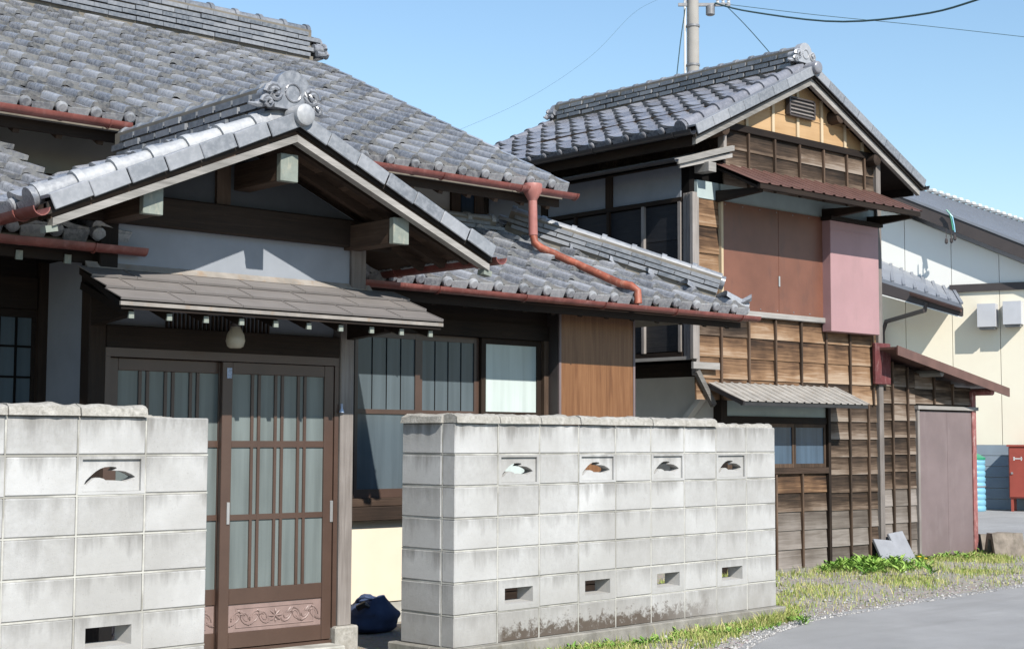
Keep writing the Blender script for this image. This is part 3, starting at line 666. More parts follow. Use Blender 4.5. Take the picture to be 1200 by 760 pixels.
# shutter box faced with printed wood-grain sheet
tx0, tx1 = at(655, 460, y=1.93).x, at(744, 460, y=1.93).x
tb = MB().box(tx0+.005, tx1-.005, 1.94, YW+.05, .45, 2.42).build('shutter_box', 'darkz', H)
B('box_side', 'greyfascia', tb, tx0-.002, tx0+.004, 1.945, YW-.02, .45, 2.42); n = 1
bw = (tx1-tx0-.05)/n
for k in range(n): B('grain_panel', 'grainpanel', tb, tx0+.025+bw*k, tx0+.025+bw*(k+1), 1.93, 1.939, .5, 2.42)
for x in (tx0, tx1-.024): B('box_trim', 'mauve', tb, x, x+.024, 1.925, 1.939, .45, 2.42)
B('corner_post', 'brownz', H, XW-.06, XW+.06, YW-.03, YW+.12, GZ, 2.72); B('end_wall', 'plasterwhite', H, XW-.04, XW+.04, YW+.121, 6.4, GZ, 2.75)
B('wall_infill', 'brownz', H, tx1+.001, XW-.061, YW-.01, YW+.1, zs0, ztop)
# --- left wing: wall, window, eave
YLW = 1.65; YLE = .85; ZLE = 2.50; XLE = -1.86
left = MB().prism([(XLE, YLE+.03, ZLE-.03), (XLE, 3.2, ZLE-.03+SL*2.35), (-7, 3.2, ZLE-.03+SL*2.35), (-7, YLE+.03, ZLE-.03)], (0, 0, -.05)).build('left_roof', 'under', H)
RF.slope(left, (XLE-14*TW-.02, YLE, ZLE), (1, 0, 0), (0, 1, 0), SL, 14*TW, 8)
gutter((-6, YLE-.06, ZLE-.05), (XLE+.05, YLE-.06, ZLE-.06), .048, 'red', H)
B('eave_board', 'darkx', H, -6, XLE-.02, YLE+.05, YLE+.09, ZLE-.16, ZLE-.04); MB().prism([(XLE-.03, YLE+.09, ZLE-.09), (XLE-.03, YLW, ZLE-.09+SL*.72), (XLE-.03, YLW, ZLE-.12+SL*.72), (XLE-.03, YLE+.09, ZLE-.12)], (-4.2, 0, 0)).build('soffit', 'darkx', H)
cap_ = MB().box(-.026, .026, -.012, .002, -.034, .034).mesh('copper_cap', 'copper')
for k in range(9):
    x = XLE-.1-.3*k; r_ = MB().bar((x, YLE+.05, ZLE-.145), (x, YLW, ZLE-.145+SL*.8), .045, .055).build('rafter', 'darky', H); put('copper_cap', cap_, r_, Matrix.Translation((x, YLE+.05, ZLE-.15)) @ Matrix.Diagonal((.8, 1, .8, 1)))
B('left_wall', 'darkz', H, -6, XPL-.06, YLW+.03, YLW+.12, GZ, 2.9); lx = lambda u: at(u, 420, y=YLW).x
B('post', 'darkz', H, XPL-.08, XPL+.02, YLW-.05, YLW+.08, GZ, 2.75); z0, z1 = .9, at(20, 362, y=YLW).z
sash = MB().box(lx(-60), lx(42), YLW-.01, YLW+.028, z0, z0+.06).box(lx(-60), lx(42), YLW-.01, YLW+.028, z1-.05, z1).box(lx(36), lx(42), YLW-.011, YLW+.027, z0+.061, z1-.051).build('window_sash', 'darkx', H)
B('pane', 'winglass', sash, lx(-60), lx(36), YLW+.005, YLW+.012, z0+.061, z1-.051)
mu = MB()
for u in (18, -2, -22): mu.box(lx(u)-.007, lx(u)+.007, YLW-.004, YLW+.0045, z0+.062, z1-.052)
for v in (405, 441): z = at(10, v, y=YLW).z; mu.box(lx(-60), lx(36)-.001, YLW-.006, YLW+.0044, z-.006, z+.006)
mu.build('muntin', 'black', sash); B('wall_lintel', 'darkx', H, -6, XPL-.09, YLW-.04, YLW+.028, z1+.002, z1+.2)
B('high_wall', 'darkx', H, -6, XPL-.09, YLW-.02, YLW+.029, z1+.202, 2.9)
# --- porch body
B('side_plaster', 'plasterblue', H, XPL-.02, XPL+.06, YD+.06, YLW-.05, .2, 2.75); B('side_dado', 'darky', H, XPL-.03, XPL+.06, YD+.06, YLW-.05, GZ, .198); B('side_wall', 'plasterblue', H, XPR-.05, XPR+.03, YD+.06, YW+.02, GZ, 2.75)
for x, mt in ((XPL, 'darkz'), (XPR, 'greyz')): B('post', mt, H, x-.055, x+.055, YD-.06, YD+.06, .03 if x > -1 else GZ, 2.2, c=.006); B('upper_post', mt, H, x-.06, x+.06, YD-.18, YD+.06, 2.2, 2.62, c=.006)
B('post_base', 'cap', H, XPR-.095, XPR+.095, YD-.095, YD+.10, GZ-.03, .032, c=.012)
B('porch_step', 'mortar', H, XPL+.08, XPR-.1, YD-.22, YD+.2, GZ-.03, -.075, c=.01)
YP = YD-.15
gz = lambda u, v: at(u, v, y=YP-.06).z
zb0, zb1 = gz(290, 277), gz(290, 243)
tri = lambda z, x: (x, YD+.02, z); zt = ZR-.12
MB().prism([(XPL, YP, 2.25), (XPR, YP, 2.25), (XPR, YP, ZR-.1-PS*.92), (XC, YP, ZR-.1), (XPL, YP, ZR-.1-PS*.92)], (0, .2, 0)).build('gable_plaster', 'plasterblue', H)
MB().prism([(XPL, YP-.012, zb1-.05), (XPR, YP-.012, zb1-.05), (XPR, YP-.012, ZR-.11-PS*.92), (XC, YP-.012, ZR-.11), (XPL, YP-.012, ZR-.11-PS*.92)], (0, .011, 0)).build('gable_shade_panel', 'shadeplaster', H)  # darker sheet over the gable plaster, painting the shade under the porch roof
B('tie_beam', 'darkx', H, XPL-.25, XPR+.25, YP-.075, YP-.013, zb0, zb1, c=.01); B('king_post', 'brownz', H, XC-.05-.15, XC+.05-.15, YP-.04, YP-.013, zb1+.001, ZR-.22)
MB().prism([(XPL-.1, YD+.08, 2.4), (XPR+.1, YD+.08, 2.4), (XPR+.1, YD+.08, 2.75), (XC, YD+.08, ZR-.1), (XPL-.1, YD+.08, 2.75)], (0, 1.1, 0)).build('loft_core', 'black', H)
# purlins with verdigris caps
for x, z, u in ((XC, 2.965, 0), (XPL, 2.665, 1), (XPR-.05, 2.655, 1)):
    p_ = MB().box(x-.06, x+.06, .30, YD-.03, z-.085, z+.08, .004).build('purlin', 'brownx' if 0 else 'browny', H); B('copper_cap', 'copper', p_, x-.064, x+.064, .288, .335, z-.089, z+.083, c=.003)
# porch roof: sheathing, rafters, barge boards, verge tiles
porch = MB().prism([(XC-HW, 0, ZR-PS*HW), (XC, 0, ZR), (XC+HW, 0, ZR-PS*HW), (XC+HW, 0, ZR-PS*HW-.03), (XC, 0, ZR-.03), (XC-HW, 0, ZR-PS*HW-.03)], (0, 1, 0))
porch.v = [(x, YG+.03 if y == 0 else 2.75, z-.02) for x, y, z in porch.v]; porch = porch.build('porch_roof', 'browny', H)
for s in (-1, 1):
    u = Vector((0, -1, 0)) if s < 0 else Vector((0, 1, 0)); dn = Vector((s, 0, -PS)).normalized(); nr = Vector((s*PS, 0, 1)).normalized()
    top = lambda d, y, off: Vector((XC, y, ZR))+dn*d+nr*off; LEN = HW*math.hypot(1, PS)
    for y in (.42, .68, .92): MB().bar(top(.05, y, -.075), top(LEN-.02, y, -.075), .05, .06, nr).build('rafter', 'brownx', porch)
    for k in range(7): MB().bar(top(.12+.24*k, YG+.05, -.042), top(.12+.24*k, YD, -.042), .19, .012, nr).build('sheathing_board', 'brownx', porch)
    # stepped barge: dark drip board, brown moulding, weathered lower board
    for nm, y0, y1, o0_, o1_, mt in (('drip_board', YG+.012, YG+.06, -.08, -.012, 'drip'), ('barge_moulding', YG+.03, YG+.09, -.105, -.079, 'brownx'), ('barge_board', YG+.004, YG+.07, -.145, -.104, 'greyx')):
        n0 = o0_/nr.z; n1 = o1_/nr.z; e_ = HW+.0-(.03 if nm != 'drip_board' else 0)
        a = [(XC, ZR+n1), (XC+s*e_, ZR+n1-PS*e_), (XC+s*e_, ZR+n0-PS*e_), (XC, ZR+n0)]
        MB().prism([(x, y0, z) for x, z in a], (0, y1-y0, 0)).build(nm, mt, porch)
    MB().bar((XC+s*(HW-.035), YG+.053, ZR-PS*HW-.175), (XC+s*(HW-.028), YG+.053, ZR-PS*HW-.14), .07, .07).build('copper_cap', 'copper', porch)
    # verge tiles: a flat hanging face along the gable edge
    nv = 7; lv = LEN/nv
    vme = MB().box(.003, lv-.003, -.010, .16, -.0, .018).box(.003, lv-.003, -.024, -.010, -.074, .018, .004).mesh('verge_tile', 'verge')
    for k in range(nv):
        m = frame_M(top(k*lv, YG, .012), dn, (0, 1, 0), nr*1 if dn.cross(Vector((0, 1, 0))).dot(nr) > 0 else nr); m = m @ Matrix.Rotation(.018*(1), 4, 'Y') if 0 else m
        m.translation += nr*(.006*((k*37) % 5)/5)+Vector((0, .004*((k*13) % 3-1), 0)); m = m @ Matrix.Rotation(.03, 4, 'Y') @ Matrix.Rotation(R.uniform(-.02, .02), 4, 'X'); put('verge_tile', vme, porch, m)
    rl = round_mesh(lv, .062, 'roll')
    for k in range(nv):
        put('round_tile', rl, porch, frame_M(top(k*lv+lv/2, YG+.16, .03), dn, (Vector((0, 0, 1)).cross(dn)).normalized(), nr))
    q0 = top(LEN+.0, YG+.16, .03); MB().tube([q0-dn*.03, q0+dn*.035], [.066, .066], 14).build('round_end', 'tile', porch, True)
    org = top(LEN, 2.75 if s < 0 else YG+.22, .0)
    if s < 0: RF.slope(porch, Vector((org.x, YG+.22+9*TW, org.z)), (0, -1, 0), (1, 0, 0), PS, 9*TW, 6)
    else: RF.slope(porch, Vector((org.x, YG+.22, org.z)), (0, 1, 0), (-1, 0, 0), PS, 9*TW, 6)
    xg = XC+s*(HW+.05); gutter((xg, YG-.03, ZR-PS*HW-.05), (xg, 1.9, ZR-PS*HW-.04), .05, 'red', H)
ridge(porch, (XC, YG+.17, ZR+.0), (XC, 2.45, ZR+.0), 3, .062, .27, .21, .058, 'ridge', 'ridge', .22, .03, .03)
onigawara(porch, (XC, YG+.14, ZR+.05), .9, -1, 'y')
MB().lathe((XC+.015, YG-.055, ZR+.005), [(.05, -.02), (.066, -.008), (.068, .0), (.068, .13)], 20, 'y').build('apex_disc', 'roll', porch, True)
# --- door canopy of overlapping metal sheets
CX0, CX1, CY0, CY1, CZ0, CZ1 = -2.22, .13, .29, .84, 2.07, 2.31
can = MB().prism([(CX0+.01, CY0+.01, CZ0-.012), (CX0+.01, CY1, CZ1-.012), (CX0+.01, CY1, CZ1-.05), (CX0+.01, CY0+.01, CZ0-.05)], (CX1-CX0-.02, 0, 0)).build('door_canopy', 'darkx', H)
cv = Vector((0, CY1-CY0, CZ1-CZ0)); CL = cv.length; cv /= CL; cn = Vector((0, -cv.z, cv.y)); rows = 3; lw = CL/rows
for r in range(rows):
    x = CX0-[.0, .22, .11][r]
    while x < CX1-.01:
        a = max(x, CX0); b_ = min(x+.40, CX1)
        if b_-a > .03:
            mb = MB().box(0, b_-a-.003, 0, lw+.012, 0, .006); mb.box(0, b_-a-.003, -.003, .004, -.008, .0062); mb.box(b_-a-.012, b_-a-.002, 0, lw, .0061, .010)
            m = frame_M(Vector((a, CY0, CZ0))+cv*(r*lw)+cn*.001, (1, 0, 0), (cv+cn*-.028).normalized(), cn); mm2 = m; mb.v = [tuple(m@(Vector(v)+Vector((0, 0, .012*(1-v[1]/lw))))) for v in mb.v]
            mb.build('metal_sheet', 'metalroof', can)
        x += .40
B('canopy_fascia', 'flash', can, CX0, CX1, CY0-.004, CY0+.012, CZ0-.028, CZ0-.006)
MB().prism([(CX0+.05, CY1-.03, CZ1-.006), (CX0+.05, YP-.001, CZ1+.035), (CX0+.05, YP-.001, CZ1+.0)], (CX1-CX0-.25, 0, 0)).build('flashing', 'flash', can)
for k in range(10):
    x = CX0+.09+.243*k; r_ = MB().bar((x, CY0+.05, CZ0-.075), (x, YD-.05, CZ1-.105), .036, .045).build('rafter', 'darky', can); put('copper_cap', cap_, r_, Matrix.Translation((x, CY0+.05, CZ0-.078)) @ Matrix.Diagonal((.62, 1, .58, 1)))
for x in (XPL-.02, XPR+.02): MB().prism([(x-.03, .52, 2.0), (x-.03, YD-.06, 1.97), (x-.03, YD-.06, 2.16), (x-.03, .52, 2.07)], (.06, 0, 0)).build('canopy_arm', 'darky', can)
# --- entrance: transom, lintel, two sliding door leaves
dz = lambda v, u=330: at(u, v, y=YD-.02).z; dx = lambda u, v=560: at(u, v, y=YD-.02).x
B('transom_plaster', 'plasterblue', H, XPL+.06, XPR-.06, YD+.03, YD+.06, 1.9, 2.35); zl0, zl1 = dz(426), dz(392)
B('door_lintel', 'darkx', H, XPL+.06, XPR-.06, YD-.05, YD+.05, zl0+.055, zl1, c=.004); B('door_head', 'doorbrown', H, XPL+.06, XPR-.06, YD-.045, YD+.05, zl0, zl0+.054)
tr = MB()
for k in range(26): x = XPL+.5+.03*k; tr.box(x, x+.010, YD+.01, YD+.029, zl1+.001, zl1+.1)
tr.build('transom_lattice', 'brownz', H)
for x in (XPL+.06, XPR-.095): B('door_jamb', 'doorbrown', H, x+.001, x+.034, YD-.044, YD+.05, GZ+.05, zl0-.001)
B('hall_dark', 'black', H, XPL+.06, XPR-.06, YD+.062, YD+.08, GZ, 2.4)
B('door_track', 'doorbrown', H, XPL+.095, XPR-.096, YD-.045, YD+.05, -.095, -.055)
ZB = -.05
def door(x0, x1, y, nm):
    st = .075; rz = [dz(760), dz(735), dz(703), dz(685), dz(607), dz(602), dz(523), dz(517), dz(440), zl0-.004]
    fr = MB().box(x0, x0+st, y, y+.036, ZB, rz[9], .003).box(x1-st, x1, y, y+.036, ZB, rz[9], .003)
    for a, b_ in ((ZB, rz[1]), (rz[2], rz[3]), (rz[8], rz[9])): fr.box(x0+st+.0005, x1-st-.0005, y+.002, y+.034, a, b_, .003)
    fr.box(x0+st+.001, x1-st-.001, y+.004, y+.032, rz[4], rz[5]+.008).box(x0+st+.001, x1-st-.001, y+.004, y+.032, rz[6]-.004, rz[7]+.004)
    d = fr.build('sliding_door', 'doorbrown', H)
    gx0, gx1 = x0+st, x1-st; cw = (gx1-gx0)/4
    for k in range(1, 4):
        for s in (-1, 1): x = gx0+cw*k+s*.026; MB().box(x-.011, x+.011, y+.003, y+.033, rz[3]+.0005, rz[8]-.0005, .002).build('door_bar', 'doorbrown', d)
    for (za, zb_) in ((rz[3], rz[4]), (rz[5]+.008, rz[6]-.004), (rz[7]+.004, rz[8])):
        for k in range(4): B('pane', 'doorglass', d, gx0+cw*k+(.037 if k else 0), gx0+cw*(k+1)-(.037 if k < 3 else 0), y+.014, y+.02, za, zb_)
        for k in range(1, 4): B('narrow_pane', 'doorglass', d, gx0+cw*k-.015, gx0+cw*k+.015, y+.014, y+.02, za, zb_)
    pn = B('carved_panel', 'panelpink', d, gx0+.001, gx1-.001, y+.012, y+.026, rz[1]+.001, rz[2]-.001)
    bx0, bx1, bz0, bz1 = gx0+.06, gx1-.06, rz[1]+.028, rz[2]-.028; zc = (bz0+bz1)/2; hh = (bz1-bz0)/2
    mb = MB()
    for a, b_ in (((bx0, bz0), (bx1, bz0)), ((bx1, bz0), (bx1, bz1)), ((bx1, bz1), (bx0, bz1)), ((bx0, bz1), (bx0, bz0))): mb.tube([(a[0], y+.011, a[1]), (b_[0], y+.011, b_[1])], .004, 5)
    xc = (bx0+bx1)/2
    for k in range(8): an = math.pi*k/4; mb.tube([(xc, y+.011, zc), (xc+.03*math.cos(an), y+.009, zc+.03*math.sin(an)), (xc+.055*math.cos(an), y+.011, zc+.045*math.sin(an))], [.004, .008, .003], 5)
    for s in (-1, 1):
        for q in range(4):
            c0 = xc+s*(.09+.07*q); sg = 1 if q % 2 else -1
            mb.tube([(c0+s*.045*(1-k/26)*math.cos(k*.55+math.pi), y+.011, zc+sg*hh*.75*(1-k/26)*math.sin(k*.55+.4)) for k in range(18)], [.0065-.0002*k for k in range(18)], 5)
            for k in range(3): mb.tube([(c0+s*.01*k, y+.011, zc-sg*hh*.2), (c0+s*(.018+.014*k), y+.009, zc-sg*hh*(.55+.1*k)), (c0+s*(.03+.014*k), y+.011, zc-sg*hh*.8)], [.003, .008, .002], 5)
    mb.build('carving', 'panelpink', pn, True); return d
xm0, xr1 = dx(257), XPR-.10
dr = door(xm0, xr1, YD-.04, 'r'); dl = door(XPL+.097, xm0+.075, YD+.004, 'l')
for u, v0, v1 in ((265, 588, 614), (386, 586, 611)): x = dx(u, 600); B('door_pull', 'silver', dr, x-.011, x+.011, YD-.047, YD-.039, dz(v1, u), dz(v0, u), c=.002)
x = dx(267, 440); B('door_sticker', 'sticker', dr, x-.018, x+.018, YD-.0425, YD-.0402, dz(443, 267), dz(431, 267))
x = at(400, 478, y=YD-.06).x; z = at(400, 478, y=YD-.06).z; MB().lathe((x, YD-.064, z-.03), [(.018, 0), (.016, .008), (.008, .03), (.008, .06)], 8).build('doorbell', 'sticker', H, True)
# --- pale slip under the soffit beside the canopy
RF.finish()
# hanging porch lamp
pl_ = at(276, 392, y=.72); LP = thing('porch_lamp', (pl_.x, .72, pl_.z), 'cream opal glass lamp hanging below the door canopy', 'lamp')
MB().lathe((pl_.x, .72, pl_.z-.085), [(.035, 0), (.052, .012), (.062, .045), (.055, .085), (.036, .12), (.028, .135)], 18).build('lamp_shade', 'lampglass', LP, True)
MB().lathe((pl_.x, .72, pl_.z+.05), [(.032, 0), (.034, .02), (.02, .03), (.012, .13)], 12).build('lamp_holder', 'greyfascia', LP, True)
# blue bag beside the gateway
bp = at(436, 748, z=GZ+.0)
bp.y = 1.75; bp.x = at(436, 735, y=1.75).x; BG = thing('cloth_bag', (bp.x, bp.y, GZ), 'navy blue drawstring cloth bag sitting on the ground by the entrance', 'bag')
vs = []; n, mth = 28, 14
for j in range(mth+1):
    tt = j/mth; h = .25*tt; rr = .185*(math.sin(min(1, tt*3.2+.35)*math.pi/2)**.6)*(1-.55*max(0, tt-.55)/.45)
    for k in range(n):
        an = 2*math.pi*k/n; f_ = 1+.16*mnoise.noise((math.cos(an)*1.6, math.sin(an)*1.6, tt*3))+.05*mnoise.noise((math.cos(an)*5, math.sin(an)*5, tt*9))+(.05*tt)*math.sin(an*9); vs.append((bp.x+rr*f_*1.15*math.cos(an), bp.y+rr*f_*.95*math.sin(an), GZ+h*(1-.10*math.sin(an*2+1)*tt)))
mb = MB().add(vs, [(j*n+k, j*n+(k+1) % n, (j+1)*n+(k+1) % n, (j+1)*n+k) for j in range(mth) for k in range(n)]+[tuple(range(n)), tuple(mth*n+k for k in range(n))]); mb.build('bag_body', 'bag', BG, True)
MB().tube([(bp.x-.06+.1*math.cos(k*.5)*.7, bp.y+.07*math.sin(k*.5), GZ+.245+.02*math.sin(k)) for k in range(13)], .012, 6).build('drawstring', 'bag', BG, True)
MB().tube([(bp.x-.2, bp.y-.08, GZ+.19), (bp.x-.16, bp.y-.12, GZ+.22), (bp.x-.12, bp.y-.12, GZ+.2)], [.022, .026, .012], 8).build('toggle', 'dullblack', BG, True)
# ------------------------------------------------------------------ two-storey timber house behind
T = thing('timber_house', (7.4, 3.4, GZ), 'two-storey weathered timber house with brown and pink metal sheets', 'house')
YF, XS, XT, XR_ = 3.0, 5.68, 6.22, 9.05      # front wall, jettied side, gable-wall left edge, right edge
q = lambda u, v, y=YF: at(u, v, y=y)
RT = Roof('tile2')
GY = 2.80; GX = at(953, 80, y=2.8).x; GZR = at(953, 80, y=2.8).z; XE0 = at(815, 150, y=2.8).x; XE1 = at(1082, 208, y=2.8).x; TS = (GZR-.03-at(815, 152, y=2.8).z)/(GX-XE0)
YB = 7.1
for s, xe in ((-1, XE0), (1, XE1)):
    Lh = abs(xe-GX); z0 = GZR-TS*Lh; dn = Vector((s, 0, -TS)).normalized(); nr = Vector((s*TS, 0, 1)).normalized(); LEN = Lh*math.hypot(1, TS)
    top = lambda d, y, off: Vector((GX, y, GZR))+dn*d+nr*off
    rp = MB().prism([(GX, GY+.03, GZR-.02), (xe, GY+.03, z0-.02), (xe, GY+.03, z0-.055), (GX, GY+.03, GZR-.055)], (0, YB-GY-.05, 0)).build('tiled_roof', 'darky', T)
    if s < 0: RT.slope(rp, Vector((xe, GY+.24+15*TW, z0)), (0, -1, 0), (1, 0, 0), TS, 15*TW, 8)
    else: RT.slope(rp, Vector((xe, GY+.24, z0)), (0, 1, 0), (-1, 0, 0), TS, 15*TW, 8)
    nv = 8; lv = LEN/nv
    vme = MB().box(-.003, lv+.015, -.012, .18, 0, .018).box(-.003, lv+.015, -.03, -.012, -.09, .018, .004).mesh('verge_tile', 'verge'); rl = round_mesh(lv, .075, 'roll2')
    for k in range(nv):
        put('verge_tile', vme, rp, frame_M(top(k*lv, GY, .014), dn, (0, 1, 0), nr)); put('round_tile', rl, rp, frame_M(top(k*lv+lv/2, GY+.17, .03), dn, Vector((0, 0, 1)).cross(dn).normalized(), nr))
        put('round_tile', rl, rp, frame_M(top(k*lv+lv/2, YB-.05, .03), dn, Vector((0, 0, 1)).cross(dn).normalized(), nr))
    q0 = top(LEN, GY+.17, .03); MB().tube([q0-dn*.03, q0+dn*.04], .08, 14).build('round_end', 'tile2', rp, True)
    for nm, y0, y1, a0, a1, mt, e_ in (('drip_board', GY, GY+.04, -.10, -.02, 'drip', 0), ('barge_board', GY+.03, GY+.08, -.17, -.099, 'greyx', .04)):
        a = [(GX, GZR+a1*1.12), (xe-s*e_, z0+TS*e_+a1*1.12), (xe-s*e_, z0+TS*e_+a0*1.12), (GX, GZR+a0*1.12)]
        MB().prism([(x, y0, z) for x, z in a], (0, y1-y0, 0)).build(nm, mt, rp)
    for y in (2.92,): MB().bar(top(.05, y, -.09), top(LEN-.05, y, -.09), .05, .06, nr).build('rafter', 'brownx', rp)
    g = gutter((xe+s*.06, GY-.02, z0-.04), (xe+s*.06, YB, z0-.04), .05, 'dullblack', T, 1.2)
    MB().prism([(xe-s*.05, GY+.1, z0-.07), (XT if s < 0 else XR_, GY+.1, z0-.07+TS*abs(xe-(XT if s < 0 else XR_))), (XT if s < 0 else XR_, GY+.1, z0-.10+TS*abs(xe-(XT if s < 0 else XR_))), (xe-s*.05, GY+.1, z0-.10)], (0, 4.1, 0)).build('soffit', 'darky', T)
    B('eave_board', 'darky', T, min(xe-s*.06, xe-s*.10), max(xe-s*.06, xe-s*.10), GY+.1, YB-.1, z0-.17, z0-.05)
ridge(rp, (GX, GY+.2, GZR), (GX, YB-.1, GZR), 3, .066, .28, .22, .058, 'ridge', 'ridge', .23, .05, .035)
onigawara(rp, (GX, GY+.18, GZR+.08), .85, -1, 'y'); onigawara(rp, (GX, YB-.1, GZR+.06), .8, 1, 'y')
MB().lathe((GX+.01, GY-.06, GZR+.0), [(.055, -.02), (.072, -.008), (.075, 0), (.075, .14)], 20, 'y').build('apex_disc', 'tile2', rp, True)
# purlin ends, sawn from logs
for u, v, zz in ((850, 150, 0), (950, 93, 0), (985, 137, 0), (1028, 187, 0)):
    p = at(u, v, y=GY+.06); MB().lathe((p.x, GY+.05, p.z), [(.05, 0), (.075, .01), (.085, .2), (.085, .45)], 12, 'y').build('log_purlin', 'browny' if u < 940 else 'browny', T, True)
# gable wall: new panels over a rail, old boards below
zr0, zr1 = 4.66, 4.74
xs_ = [XT+.02, 6.62, 7.08, 7.53, 7.98, 8.43, 8.78, XR_-.07]; gl = lambda x: GZR-.10-TS*abs(x-GX)
for i in range(len(xs_)-1):
    a, b_ = xs_[i], xs_[i+1]; pts = [(a, YF, zr1), (b_, YF, zr1), (b_, YF, max(zr1+.01, gl(b_)))]
    if a < GX < b_: pts.append((GX, YF, gl(GX)))
    pts.append((a, YF, max(zr1+.01, gl(a)))); MB().prism([(x+(.002 if x == a else -.002), y, z) for x, y, z in pts], (0, .02, 0)).build('gable_panel', 'ply', T)
    if i: MB().box(a-.022, a+.022, YF-.022, YF-.001, zr1+.001, gl(a)).build('gable_batten', 'plypost', T)
for z in (4.98,):
    for i in range(1, 6): B('gable_rail', 'ply', T, xs_[i]+.023, xs_[i+1]-.023, YF-.008, YF-.001, z-.006, z+.006)
MB().prism([(XT, YF+.03, 2.1), (XR_-.03, YF+.03, 2.1), (XR_-.03, YF+.03, gl(XR_)), (GX, YF+.03, GZR-.1), (XT, YF+.03, gl(XT))], (0, 4, 0)).build('wall_core', 'black', T)
B('gable_beam', 'darkx', T, XT-.02, XR_, YF-.05, YF+.03, zr0, zr1-.001, c=.004)
v0, v1 = q(920, 116), q(949, 138); vt = B('gable_vent', 'greyfascia', T, v0.x, v1.x, YF-.055, YF-.0225, 4.99, 5.165)
for k in range(4): MB().bar((v0.x+.01, YF-.062, 5.012+.043*k), (v1.x-.01, YF-.062, 5.012+.043*k), .03, .008, (0, -.6, .8)).build('louvre', 'greyz', vt)
mb = MB()
for x in (v0.x-.012, v1.x-.010): mb.box(x, x+.022, YF-.075, YF-.023, 4.98, 5.175)
mb.box(v0.x, v1.x, YF-.074, YF-.023, 4.968, 4.985).box(v0.x, v1.x, YF-.074, YF-.023, 5.172, 5.19); mb.build('vent_frame', 'greyfascia', vt)
def siding(parent, x0, x1, z0, z1, bat, mats, bh=.205, y=YF, top=None):
    """lapped boards, one per bay, under vertical battens"""
    n = max(1, int(round((z1-z0)/bh))); h = (z1-z0)/n; bs = [x0]+[b_ for b_ in bat if x0+.05 < b_ < x1-.05]+[x1]
    for r in range(n):
        za, zb = z0+h*r, z0+h*(r+1)
        i = 0; cuts = []
        while i < len(bs)-1: k_ = min(len(bs)-1, i+(R.choice((1, 2, 2, 3, 4)) if not top else 1)); cuts.append((bs[i], bs[k_])); i = k_
        for a, b_ in cuts:
            a, b_ = a+.001, b_-.001; zt = zb+.012
            if top: zt = min(zt, top((a+b_)/2)); 
            if zt-za < .03: continue
            me = MB().prism([(a, y-.026+R.uniform(0, .004), za), (a, y-.010, zt), (a, y+.006, zt), (a, y-.004, za)], (b_-a, 0, 0))
            mt = mats(a, za) if callable(mats) else mats; ob_ = me.build('siding_board', mt, parent); set_attr(ob_.data, 'edge', [1, 0, 0, 1]*2)
    for b_ in bs[1:-1]:
        zt = z1 if not top else min(z1, top(b_)); MB().box(b_-.013, b_+.013, y-.05, y-.012, z0, zt-.002, .003).build('batten', 'batten', parent)
BATS = [6.14+.462*k for k in range(7)]
siding(T, XT, XR_-.06, 4.05, zr0-.001, xs_[1:-1], 'boardgrey')
# main front below the window sheet
zc1 = q(880, 452).z; ztp = q(880, 372).z
tone = lambda x, z: 'board' if (R.random() < (.95 if 1.2 < z and x < 8.2 else .5)) else 'boardgrey'
siding(T, XS+.07, XR_-.06, 1.72, ztp, BATS, tone)
siding(T, XS+.09, q(843, 300).x-.03, ztp+.06, 3.86, [], 'board', .26)
lowtone = lambda x, z: ('board' if (z > .55 and x < 8.05) else 'boardgrey' if z > .3 else 'boardpale')
wl, wr = q(843, 480).x+.06, q(967, 520).x; zs_ = q(908, 548).z
siding(T, wl, wr-.01, -.12, zs_-.07, [7.05+.0, 7.52, 6.6], lowtone); siding(T, wr+.045, XR_-.06, -.12, 1.719, [8.43, 8.80], lambda x, z: 'boardgrey' if (z > .3 or R.random() < .3) else 'boardpale')
B('wall_core', 'black', T, wl, XR_-.05, YF+.012, YF+.4, GZ, 2.2); B('foundation', 'footing', T, wl-.02, XR_, YF-.03, YF+.4, GZ-.05, -.122)
B('corner_board', 'greyz', T, XR_-.059, XR_+.03, YF-.06, YF+.1, GZ, zr0+.0, c=.004); B('corner_board', 'greyz', T, XT-.05, XT+.0, YF-.06, YF+.02, 4.35, zr0-.002)
B('window_post', 'darkz', T, wr, wr+.044, YF-.05, YF+.02, -.12, 1.70); B('corner_post', 'darkz', T, wl-.10, wl-.001, YF-.06, YF+.05, GZ, 1.72)
B('end_wall', 'boardgrey', T, XR_-.02, XR_+.0, YF+.101, 7.0, GZ, 4.7)
# first-floor opening closed with a red-brown sheet, plaster head above
pa, pb = q(843, 236), q(966, 384); za_, zb__ = ztp+.065, 3.86
B('window_sheet', 'sheetbrown', T, pa.x, pb.x, YF-.045, YF-.03, za_, zb__); B('sheet_seam', 'sheetbrown', T, q(909, 300).x-.006, q(909, 300).x+.006, YF-.048, YF-.0455, za_, zb__)
MB().box(q(909, 331).x-.012, q(909, 331).x+.012, YF-.055, YF-.0485, q(909, 336).z, q(909, 324).z).build('sheet_catch', 'silver', T)
B('window_sill', 'greyx', T, pa.x-.06, XR_-.06, YF-.075, YF+.0, ztp+.002, za_-.002, c=.005); B('window_jamb', 'plypost', T, pa.x-.035, pa.x-.001, YF-.055, YF+.0, za_, zb__)
B('plaster_head', 'plastergreen', T, pa.x, XR_-.06, YF-.02, YF+.02, zb__+.002, 4.05); B('head_post', 'plastergreen', T, XS+.1, pa.x-.036, YF-.02, YF+.02, 3.862, 4.05)
nl = MB().lathe((0, 0, 0), [(.008, -.004), (.008, 0)], 6, 'y').mesh('sheet_nail', 'alu')
